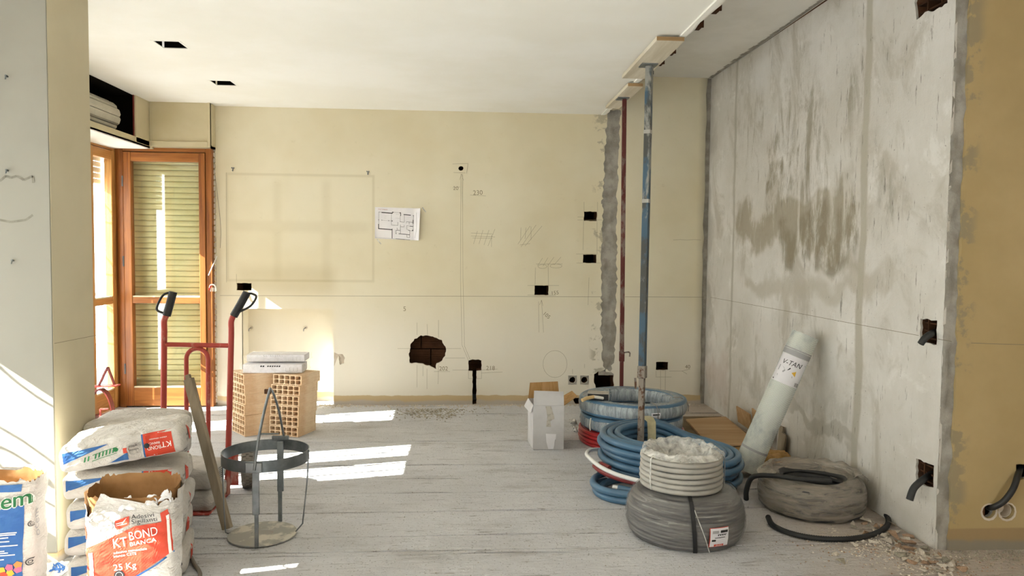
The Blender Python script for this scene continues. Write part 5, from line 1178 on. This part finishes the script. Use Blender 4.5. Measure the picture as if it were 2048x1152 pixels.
mb = MB().grid(lambda u, v: (lambda i, f: V((lc[0] + (q[i][0] + (q[i + 1][0] - q[i][0]) * f) * math.cos(a + (u - .5) * .2), lc[1] + (q[i][0] + (q[i + 1][0] - q[i][0]) * f) * math.sin(a + (u - .5) * .2) * .97, q[i][1] + (q[i + 1][1] - q[i][1]) * f + .006 * nz3(V((u, v, 0)), 6))))(min(6, int(v * 7)), v * 7 - min(6, int(v * 7))), 6, 28)
mb.build('tape_band', M['tape_y'], o, smooth=180, fix=False)
# red pipe and white pipe ends beside it, lying on the small coil
def arcp(deg, r, z): return V((lc[0] + r * math.cos(math.radians(deg)), lc[1] + r * math.sin(math.radians(deg)), z))
o = thing('pipe_offcut', (.93, 4.25, 0), 'dull red pipe curving round the foot of the loose blue coil', 'pipe')
MB().tube(smooth_path([arcp(t, .476, .107) for t in (184, 195, 207, 220, 234, 248, 258)], 8), .018, 12).build('pipe', M['hose_dred'], o, smooth=180)
o = thing('pipe_offcut', (.83, 4.25, 0), 'bare white pipe bowing out beside the loose blue coil', 'pipe')
MB().tube(smooth_path([arcp(148, .474, .13), arcp(163, .495, .155), arcp(178, .518, .165), arcp(192, .522, .165), arcp(206, .522, .152), arcp(220, .522, .142), arcp(234, .522, .136), arcp(246, .522, .130)], 8), .0125, 12).build('pipe', M['pipe_white'], o, smooth=180)
o = thing('pipe_offcut', (.84, 4.36, 0), 'short dark pipe end poking out beside the white pipe', 'pipe')
MB().tube(smooth_path([arcp(197, .4785, .147), arcp(202, .4785, .147), arcp(208, .4785, .147)], 5), .0155, 12).build('pipe_sleeve', M['hose_dred'], o, smooth=60); MB().cyl(arcp(194.5, .479, .147), arcp(197.2, .4785, .147), .011, 12).build('pipe_core', M['steel'], o, smooth=50)
sc_ = (1.005, 4.235)
o = thing('hose_coil', (sc_[0], sc_[1], 0), 'small blue pipe coil with cut white end lying on the floor under the loose coil', 'coil', 'pipe coils')
MB().tube(spiral(sc_, [(.225, .021), (.235, .061), (.185, .024)], 0, 44, .006, 5, 2.2) + [], .0205, 12).build('blue_pipe', M['hose_blue'], o, smooth=180)
e0 = V((.885, 4.10, .075)); MB().tube(smooth_path([e0, (.93, 4.075, .072), (1.0, 4.045, .068), (1.06, 4.035, .064)], 6), .0195, 12).build('blue_pipe', M['hose_blue'], o, smooth=60); MB().cyl(e0 + V((-.028, .014, .001)), e0 + V((.004, -.002, 0)), .0135, 12).build('pipe_end', M['pipe_white'], o, smooth=50)

# big film-wrapped coil with white conduit coil on top
bc_ = (1.125, 3.625)
o = thing('conduit_coil', (bc_[0], bc_[1], 0), 'large film-wrapped grey conduit coil with a black strap', 'coil', 'conduit coils')
prof = [(.105, .003), (.265, .003), (.285, .03), (.296, .075), (.298, .12), (.290, .165), (.272, .205), (.245, .232), (.20, .246), (.14, .248), (.108, .235)]
def dens(p, n=6):
    out = []
    for i in range(len(p)):
        a_, b_ = V(p[i] + (0,)), V(p[(i + 1) % len(p)] + (0,)); k = max(1, int((b_ - a_).length / .006)); out += [tuple(a_.lerp(b_, j / k))[:2] for j in range(k)]
    return out
dp = dens(prof)
MB().lathe([(r - .008, max(.004, z - .004)) for r, z in dp], (bc_[0], bc_[1], 0), 96, True, lambda a, r, z: (r + .0045 * math.sin((z + .004 * math.sin(3 * a)) * 2 * PI / .0205 + 2 * a), z)).build('winding', M['winding'], o, smooth=180)
bsh = shell(bc_, dp, 4, .005, 11, 96); bsh.build('film', M['film_grey'], o, smooth=180)
def strap_on(c, prof_, a, w, mat, name, o, off=.006, lean=0.0, i0=1, i1=9):
    mb = MB(); pts = prof_[i0:i1 + 1]
    for k, (r, z) in enumerate(pts):
        aa = a + lean * (k / len(pts))
        for s_ in (-1, 1):
            t = V((-math.sin(aa), math.cos(aa), 0)) * s_ * w / 2; mb.v.append(V((c[0] + (r + off) * math.cos(aa), c[1] + (r + off) * math.sin(aa), z + (off if z > .2 else 0))) + t)
    mb.f = [(2 * k, 2 * k + 1, 2 * k + 3, 2 * k + 2) for k in range(len(pts) - 1)]
    mb.build(name, M[mat], o, fix=False, solid=.003)
strap_on(bc_, prof, -1.68, .020, 'strap', 'strap', o, lean=-.12); strap_on(bc_, prof, .02, .012, 'strap', 'strap', o, lean=.2)
strap_on(bc_, prof, -1.42, .004, 'film_white', 'film_fold', o, lean=-.35, i0=1, i1=6)
D = Decal(MB().lathe(prof, (bc_[0], bc_[1], 0), 96), (bc_[0] + .075, bc_[1] - .29, .085), (1, .22, 0), (0, 0, 1), .3)
D.put('label_border', quad_flat([(-.050, -.045), (.050, -.045), (.050, .048), (-.050, .048)], 8, 8), M['red_p'], o, .009); D.put('label_paper', quad_flat([(-.047, -.043), (.050, -.043), (.050, .046), (-.047, .046)], 8, 8), M['paper'], o, .0105)
D.put('label_print', [quad_flat([(.004, .024), (.044, .024), (.044, .036), (.004, .036)], 4, 1), quad_flat([(-.040, -.016), (-.020, -.016), (-.020, -.006), (-.040, -.006)], 2, 1), quad_flat([(-.026, .0), (.03, .0), (.03, .003), (-.026, .003)], 4, 1)] + [quad_flat([(-.01 + .006 * q, .010 + .004 * (q % 2)), (-.005 + .006 * q, .010 + .004 * (q % 2)), (-.005 + .006 * q, .018), (-.01 + .006 * q, .018)], 1, 1) for q in range(8)], M['black_p'], o, .0125)
D.put('label_print', [quad_flat([(-.038, .022), (-.006, .022), (-.006, .036), (-.038, .036)], 3, 1)], M['grey_p'], o, .0125); D.put('label_bar', [quad_flat([(-.026, -.041), (.024, -.041), (.024, -.031), (-.026, -.031)], 4, 1)], M['red_p'], o, .0125); D.put('label_lettering', [moved(text_flat('FIEMP', .011, 'CENTER', 1.25), -.001, -.032, PI)], M['white_p'], o, .014)
wc_ = (1.10, 3.62); rz_ = .2495
o = thing('conduit_coil', (wc_[0], wc_[1], rz_), 'white corrugated conduit coil on top of the large film-wrapped coil', 'coil', 'conduit coils')
def corrugated(path_fn, n, r, amp, seg=10): return MB().tube([path_fn(i / n) for i in range(n)], r, seg, True, rf=lambda i: r + (amp if i % 2 else -amp))
for j in range(6):
    for ly in range(2):
        rr = .192 - ly * .027; zz = rz_ + .0135 + j * .0262; g = j * 1.3 + ly
        corrugated(lambda t: V((wc_[0] + (rr + .0025 * math.sin(2 * PI * t * 2 + g)) * math.cos(2 * PI * t), wc_[1] + (rr + .0025 * math.sin(2 * PI * t * 2 + g)) * math.sin(2 * PI * t), zz + .002 * math.sin(2 * PI * t * 2 + g))), 300 if ly == 0 else 150, .0126, .0016 if ly == 0 else 0, 10).build('conduit_turn', M['conduit_white'], o, smooth=180)
wp = [(.155, rz_ + .004), (.205, rz_ + .004), (.2085, rz_ + .05), (.2085, rz_ + .11), (.206, rz_ + .155), (.195, rz_ + .168), (.165, rz_ + .168), (.15, rz_ + .15)]
strap_on(wc_, wp, -.42, .008, 'strap_g', 'strap', o, .004, 0, 1, 6); strap_on(wc_, wp, -2.62, .006, 'film_white', 'strap', o, .004, 0, 1, 6)
def crumple(u, v):
    a = 2 * PI * u; r = .205 - .125 * v + .012 * nz3(V((math.cos(a), math.sin(a), v * 2)), 5, 2); z = rz_ + .165 + .022 * math.sin(PI * min(1, v * 2.2)) - .12 * max(0, v - .45) + .020 * nz3(V((math.cos(a) * 2, math.sin(a) * 2, v * 3)), 3.2, 6) * (v > .05)
    if a < PI: z += .012 * math.sin(a) * math.sin(PI * v)
    return V((wc_[0] + r * math.cos(a), wc_[1] + r * math.sin(a), z))
MB().grid(crumple, 64, 16).build('torn_film', M['film_white'], o, smooth=180, fix=False)

# second wrapped coil with black conduit, by the white wall
rc_ = (1.945, 3.955)
o = thing('conduit_coil', (rc_[0], rc_[1], 0), 'dusty film-wrapped black conduit coil beside the white wall', 'coil', 'conduit coils')
prof2 = [(.155, .003), (.255, .003), (.278, .03), (.286, .08), (.284, .13), (.268, .172), (.235, .192), (.185, .190), (.160, .165)]
dp2 = dens(prof2)
MB().lathe([(r - .008, max(.004, z - .006)) for r, z in dp2], (rc_[0], rc_[1], 0), 96, True, lambda a, r, z: (r + .006 * math.sin((z + .006 * math.sin(2 * a)) * 2 * PI / .03 + a), z)).build('winding', M['conduit_black'], o, smooth=180)
shell(rc_, dp2, 14, .008, 9, 96).build('film', M['film_dust'], o, smooth=180)
def crum2(u, v):
    a = PI * (-.15 + 1.25 * u); r = .215 + .07 * (1 - v) - .02 * v + .01 * nz3(V((u * 6, v * 2, 0)), 2, 4); z = .185 + .035 * math.sin(PI * v) * (1 + .7 * nz3(V((u * 5, v, 0)), 3, 9)) - .05 * max(0, v - .6)
    return V((rc_[0] + r * math.cos(a), rc_[1] + r * math.sin(a), z))
MB().grid(crum2, 50, 10).build('torn_film', M['film_dust'], o, smooth=180, fix=False)
o = thing('conduit_tail', (1.95, 3.6, 0), 'loose black corrugated conduit curling over the floor by the rubble', 'conduit')
pts = [fl(*q, .014) for q in [(1536, 1034), (1548, 1052), (1590, 1069), (1650, 1078), (1715, 1076), (1762, 1062), (1777, 1042), (1764, 1020), (1738, 1006)]] + [V((2.245, 3.99, .03)), V((2.235, 4.12, .03))]
pp_ = smooth_path(pts, 26); MB().tube(pp_, .0135, 10, rf=lambda i: .0135 + (.0011 if i % 2 else -.0011)).build('conduit', M['conduit_black'], o, smooth=180)
o = thing('conduit_tail', (1.70, 3.95, .15), 'black corrugated conduit lying over the rim of the dusty coil', 'conduit')
pts = [V((1.60, 4.02, .03)), V((1.585, 3.98, .10)), V((1.60, 3.93, .185)), V((1.68, 3.86, .212)), V((1.77, 3.80, .215)), V((1.86, 3.77, .215)), V((1.96, 3.77, .205))]
MB().tube(smooth_path(pts, 26), .0135, 10, rf=lambda i: .0135 + (.0011 if i % 2 else -.0011)).build('conduit', M['conduit_black'], o, smooth=180)

# ------------------------------------------------------------------ fibreglass mesh roll
mr = thing('mesh_roll', (1.80, 4.55, 0), 'pale fibreglass mesh roll with a paper label leaning on the white wall', 'mesh roll')
a, b = V((1.805, 4.56, .036)), V((2.160, 4.535, .905)); ax = (b - a).normalized(); RR = .083
xx = ax.cross(V((0, 1, 0))).normalized(); yy = ax.cross(xx).normalized(); Lr = (b - a).length
def rollmesh(prof_, seg=40, cl=True):
    mb = MB().lathe(prof_, seg=seg, closed=cl); return mb
rm = rollmesh([(.03, 0), (RR, 0), (RR, Lr), (.03, Lr)])
ro_ = rm.build('mesh_sheet', M['mesh'], mr, smooth=40, world=False)
rot = Matrix((xx, yy, ax)).transposed()
RM = Matrix.Translation(a - V(mr.location)) @ rot.to_4x4(); ro_.matrix_local = RM
def onroll(name, s0, s1, mat, rr):
    mb = MB().lathe([(rr - .001, s0), (rr, s0), (rr, s1), (rr - .001, s1)], seg=40); q = mb.build(name, M[mat], mr, smooth=40, world=False); q.matrix_local = RM; return q
onroll('edge_stripe', Lr - .150, Lr - .120, 'grey_p', RR + .001); onroll('edge_stripe', Lr - .115, Lr - .108, 'grey_p', RR + .001); onroll('edge_stripe', .135, .150, 'grey_p', RR + .001)
wm = MB().lathe([(RR, 0), (RR, Lr)], seg=48, closed=False); wm.v = [a + rot @ v for v in wm.v]
side = ax.cross((CAM - a).normalized()).normalized(); side = -side if side.x < 0 else side
nrm = side.cross(ax).normalized()
D = Decal(wm, a + ax * (Lr - .245) + nrm * RR, side, ax, .2)
def rp(x, y):  # label crop pixels -> (across, along)
    c0 = V((275, 560)); e = V((x, y)) - c0; u_ = V((.905, .425)); v_ = V((.425, -.905)); return (e.dot(u_) / 300 * .165, e.dot(v_) / 300 * .165)
D.put('roll_label', quad_flat([(-.079, -.092), (.079, -.092), (.079, .092), (-.079, .092)], 20, 8), M['paper'], mr, .003)
p = rp(205, 475); D.put('label_lettering', [moved(text_flat('V-TAN', .044, 'LEFT', .9), p[0] - .008, p[1], .05, .25)], M['black_p'], mr, .005)
def rq(pts): return ([V(rp(*q) + (0,)) for q in pts], [tuple(range(len(pts)))])
D.put('label_triangle', [rq([(300, 668), (405, 655), (408, 628), (362, 548)])], M['black_p'], mr, .0055)
D.put('label_triangle', [rq([(295, 590), (345, 580), (325, 640)]), rq([(255, 655), (300, 668), (400, 660), (380, 700), (310, 690)])], M['yellow_p'], mr, .005)
D.put('label_print', [rq([(150, 545), (180, 485), (215, 520), (230, 560), (205, 580)]), rq([(140, 590), (300, 630), (296, 650), (136, 612)]), rq([(365, 520), (445, 548), (442, 556), (362, 530)]), rq([(395, 500), (445, 515), (443, 528), (392, 514)])], M['grey_p'], mr, .005)
D.put('label_print', [rq([(312 + 9 * k, 745 + 4 * k), (316 + 9 * k, 747 + 4 * k), (330 + 9 * k, 706 + 4 * k), (326 + 9 * k, 704 + 4 * k)]) for k in range(5)] + [rq([(90, 628), (100, 632), (98, 648), (88, 644)]), rq([(245, 560), (285, 530), (288, 545), (270, 555)])], M['black_p'], mr, .005)
D.put('label_print', [rq([(75, 685), (345, 790), (343, 796), (73, 691)])], M['orange_p'], mr, .005)

# ------------------------------------------------------------------ boards and wool on the floor
o = thing('plywood_sheet', (1.9, 5.65, 0), 'pale plywood sheet lying flat beside the wrapped coils', 'plywood')
pcs = [fl(1372, 838, .05), fl(1462, 833, .05), fl(1514, 885, .05), fl(1420, 893, .05)]; pcs[1].x = min(pcs[1].x, 2.2)
MB().add([p + V((0, 0, -.014)) for p in pcs] + pcs, [(0, 3, 2, 1), (4, 5, 6, 7), (0, 1, 5, 4), (1, 2, 6, 5), (2, 3, 7, 6), (3, 0, 4, 7)]).build('sheet', M['ply'], o)
o = thing('plywood_sheet', (1.95, 5.6, 0), 'lower plywood sheet under the pale one', 'plywood')
MB().box(1.72, 2.19, 5.33, 6.1, .004, .034).build('sheet', simple('dark_edge_ply', '#7d6a52', '#6a583f', 6, .9), o)
for k, (x, y, rz, h) in enumerate([(2.235, 5.65, .02, .13), (2.225, 5.30, .12, .16), (2.245, 5.02, -.05, .2), (2.238, 4.98, .1, .16)]):
    o = thing('board_offcut', (x, y, 0), ['short plywood offcut leaning on the white wall by the corner', 'thin board offcut leaning on the white wall over the plywood', 'narrow dark offcut leaning behind the mesh roll', 'second narrow offcut leaning behind the mesh roll'][k], 'offcut', 'offcuts along the white wall')
    w_ = (.28, .30, .06, .07)[k]
    mb = MB().box(-.006, .006, -w_ / 2, w_ / 2, 0, h); Rm = Matrix.Rotation(rz, 3, 'X') @ Matrix.Rotation(-.16 if k < 2 else .08, 3, 'Y')
    mb.v = [Rm @ v + V((x - (.01 if k < 2 else .016), y, .008)) for v in mb.v]; zmin = min(v.z for v in mb.v)
    for v in mb.v: v.z += .052 - zmin if k < 2 else .001 - zmin; v.x = min(v.x, XR - .002)
    mb.build('board', M['ply'] if k < 2 else M['plank'], o)
for k, (c_, dims, rz) in enumerate([((1.83, 4.875), (.32, .18, .07), .08), ((2.10, 4.80), (.19, .20, .075), -.25)]):
    o = thing('wool_batt', (c_[0], c_[1], 0), ['brown mineral wool batt at the edge of the plywood', 'torn brown mineral wool piece beside the mesh roll'][k], 'insulation', 'mineral wool pieces')
    mb = rbox(dims[0], dims[1], dims[2], .02, 22, 16, 6); Rm = Matrix.Rotation(rz, 3, 'Z')
    for v in mb.v:
        v += V((nz3(v, 22, k), nz3(v, 22, k + 3), nz3(v, 26, k + 6))) * .016; v.z = max(v.z, -dims[2] / 2); v.xyz = Rm @ v + V((c_[0], c_[1], dims[2] / 2 + .001))
    mb.build('wool', M['insul'], o, smooth=180)
for k in range(4):
    o = thing('timber_lath', (2.2, 4.5, 0), ['thin grey lath on the floor touching the white wall', 'thin grey lath, second from the white wall', 'thin grey lath, third from the white wall', 'thin grey lath, fourth from the white wall'][k], 'lath', 'laths along the white wall')
    a, b = V((2.245 - .022 * k, 4.25 + .05 * k, .006)), V((2.25 - .022 * k, 4.84 - .03 * k, .008)); MB().bar(a, b, .016, .010).build('lath', M['plank'], o)

# ------------------------------------------------------------------ conduits from the wall holes
for pts, lab, r in [([(XR + .06, *ry(1872, 660)), None, None, None], 'short black conduit poking from the upper hole in the white wall', .016), ([(XR + .06, *ry(1866, 945)), None, None, None], 'longer black conduit curving from the lower hole in the white wall', .017)]:
    top = 'upper' in lab
    q = [(1872, 664), (1862, 668), (1850, 676), (1841, 688)] if top else [(1864, 948), (1848, 958), (1828, 976), (1819, 1000)]
    dx = [.05, -.02, -.055, -.075] if top else [.05, -.02, -.075, -.10]
    P = [at(px, py, 0, XR + d_) for (px, py), d_ in zip(q, dx)]
    o = thing('wall_conduit', P[1], lab, 'conduit', 'conduits in the white wall'); pth = smooth_path(P, 12)
    MB().tube(pth, r, 12).build('conduit', M['conduit_black'], o, smooth=60); e = pth[-1] + (pth[-1] - pth[-2]).normalized() * .0008; MB().tube([e, e + (pth[-1] - pth[-2]).normalized() * .0005], r * .72, 12).build('bore', M['dark'], o)
o = thing('wall_conduit', at(2000, 1000, 1, YF - .05), 'black conduit running between socket hole and round outlet in the ochre wall', 'conduit')
P = [at(2040, 935, 1, YF + .03), at(2036, 950, 1, YF - .04), at(2026, 978, 1, YF - .07), at(2008, 1002, 1, YF - .06), at(1988, 1014, 1, YF - .035), at(1976, 1015, 1, YF + .03)]
MB().tube(smooth_path(P, 8), .0145, 12).build('conduit', M['conduit_black'], o, smooth=60); MB().tube([P[-2] * .4 + P[-1] * .6, P[-2] * .2 + P[-1] * .8], .0175, 12).build('sleeve', M['steel_d'], o, smooth=60)

# ------------------------------------------------------------------ rubble
def chunk(seed, flat=.6):
    g = random.Random(seed); b = bmesh.new()
    for k in range(11): b.verts.new((g.uniform(-.5, .5), g.uniform(-.5, .5), g.uniform(-.5, .5) * flat))
    bmesh.ops.convex_hull(b, input=b.verts); loose = [v for v in b.verts if not v.link_faces]; bmesh.ops.delete(b, geom=loose, context='VERTS')
    m = bpy.data.meshes.new('rubble_chunk'); b.to_mesh(m); b.free(); return m
chunks = {}
for kind, mat in (('plaster', 'rub_w'), ('brick', 'rub_r'), ('mortar', 'rub_g')):
    for s_ in range(6):
        m = chunk(s_ * 5 + len(kind)); m.materials.append(M[mat]); chunks[kind, s_] = m
labs = {'plaster': 'pale plaster chunk in the rubble along the foot of the white wall', 'brick': 'terracotta brick shard in the rubble along the foot of the white wall', 'mortar': 'grey mortar lump in the rubble along the foot of the white wall'}
g = random.Random(42); placed = []
def drop(px, py, s, kind, zoff=0.0):
    p = fl(px, py); p.x = min(p.x, XR - s * .62)
    for q, r in placed:
        if (q - p).length < (r + s) * .30: return
    placed.append((p, s)); m = chunks[kind, g.randrange(6)]
    o = bpy.data.objects.new('rubble_chunk', m); COL.objects.link(o); e = (g.uniform(-.25, .25), g.uniform(-.25, .25), g.uniform(0, 6.3)); sc = (s, s * g.uniform(.5, .8), s * g.uniform(.45, .8))
    Rm = Matrix.Rotation(e[2], 3, 'Z') @ Matrix.Rotation(e[1], 3, 'Y') @ Matrix.Rotation(e[0], 3, 'X')
    zmin = min((Rm @ V((v.co.x * sc[0], v.co.y * sc[1], v.co.z * sc[2]))).z for v in m.vertices)
    o.location = (p.x, p.y, -zmin - .001); o.scale = sc; o.rotation_euler = Rm.to_euler(); prop(o, labs[kind], 'rubble', kind + ' rubble by the white wall')
for px, py, s, kind in [(1729, 1043, .075, 'plaster'), (1806, 1052, .055, 'plaster'), (1776, 1088, .095, 'plaster'), (1803, 1113, .07, 'mortar'), (1855, 1100, .085, 'mortar'), (1842, 1108, .05, 'plaster'), (1753, 1057, .06, 'brick'), (1788, 1078, .075, 'brick'), (1820, 1092, .08, 'brick'), (1810, 1080, .05, 'plaster'), (1748, 1052, .06, 'plaster'), (1708, 1092, .04, 'plaster'), (1683, 1124, .05, 'mortar'), (1672, 1110, .04, 'plaster'), (1877, 1119, .04, 'plaster'), (1835, 1075, .055, 'brick'), (1800, 1066, .06, 'plaster'), (1990, 1130, .07, 'plaster'), (1955, 1125, .06, 'mortar'), (2020, 1122, .06, 'mortar'), (2036, 1140, .05, 'brick'), (2010, 1145, .055, 'brick')]: drop(px, py, s, kind)
for k in range(260):
    t = g.random(); px = 1700 + t * 190 + g.gauss(0, 10); py = 1030 + t * 92 + abs(g.gauss(0, 14)); drop(px, py, g.uniform(.02, .055), g.choice(['plaster', 'plaster', 'plaster', 'mortar', 'brick']))
for k in range(60): drop(1925 + g.random() * 125, 1122 + g.random() * 26, g.uniform(.014, .035), g.choice(['plaster', 'mortar', 'brick', 'mortar']))
def crumbs(name, pts, mat, label):
    mb = MB()
    for p, s in pts:
        a_ = g.uniform(0, 6); q = [p + V((math.cos(a_ + k * 2.09) * s * g.uniform(.6, 1.1), math.sin(a_ + k * 2.09) * s * g.uniform(.5, 1), 0)) for k in range(3)] + [p + V((0, 0, s * g.uniform(.4, .8)))]
        mb.add(q, [(0, 1, 3), (1, 2, 3), (2, 0, 3)])
    o = mb.build(name, M[mat], fix=False); prop(o, label, 'rubble', None, 'stuff'); return o
def scatter(n, f, s0, s1): return [(f(), g.uniform(s0, s1)) for k in range(n)]
crumbs('plaster_crumbs', scatter(700, lambda: fl(830 + g.gauss(35, 40), 818 + abs(g.gauss(0, 9)), .0), .004, .016), 'rub_g', 'dark plaster crumbs on the floor below the large hole')
crumbs('plaster_dust_line', scatter(900, lambda: V((g.uniform(-1.2, 2.2), YB - .01 - abs(g.gauss(0, .05)), .0)), .004, .016), 'rub_w', 'pale plaster crumbs along the foot of the cream wall')
crumbs('niche_crumbs', scatter(350, lambda: V((g.uniform(nic[0] + .05, nic[1] + .15), YB - .02 + g.uniform(-.12, .12) * (1 if g.random() < .5 else .3), .0)), .005, .022), 'rub_w', 'plaster crumbs in front of the niche behind the bricks')
crumbs('rubble_grit', scatter(650, lambda: (lambda t: fl(1640 + t * 270 + g.gauss(0, 26), 1050 + t * 66 + abs(g.gauss(0, 26)), 0))(g.random()), .003, .011), 'rub_w', 'fine pale grit spread around the rubble by the white wall')
crumbs('brick_grit', scatter(220, lambda: (lambda t: fl(1600 + t * 400 + g.gauss(0, 26), 1075 + t * 55 + abs(g.gauss(0, 24)), 0))(g.random()), .003, .009), 'rub_r', 'fine terracotta grit spread around the rubble by the white wall')
crumbs('floor_grit', scatter(500, lambda: V((g.uniform(-1, 2.0), g.uniform(3.0, 6.6), 0)), .002, .006), 'rub_g', 'scattered dark grit over the open floor')
crumbs('ochre_wall_grit', scatter(400, lambda: V((g.uniform(2.3, 2.9), YF - .03 - abs(g.gauss(0, .09)), 0)), .004, .012), 'rub_g', 'grey grit along the foot of the ochre wall')
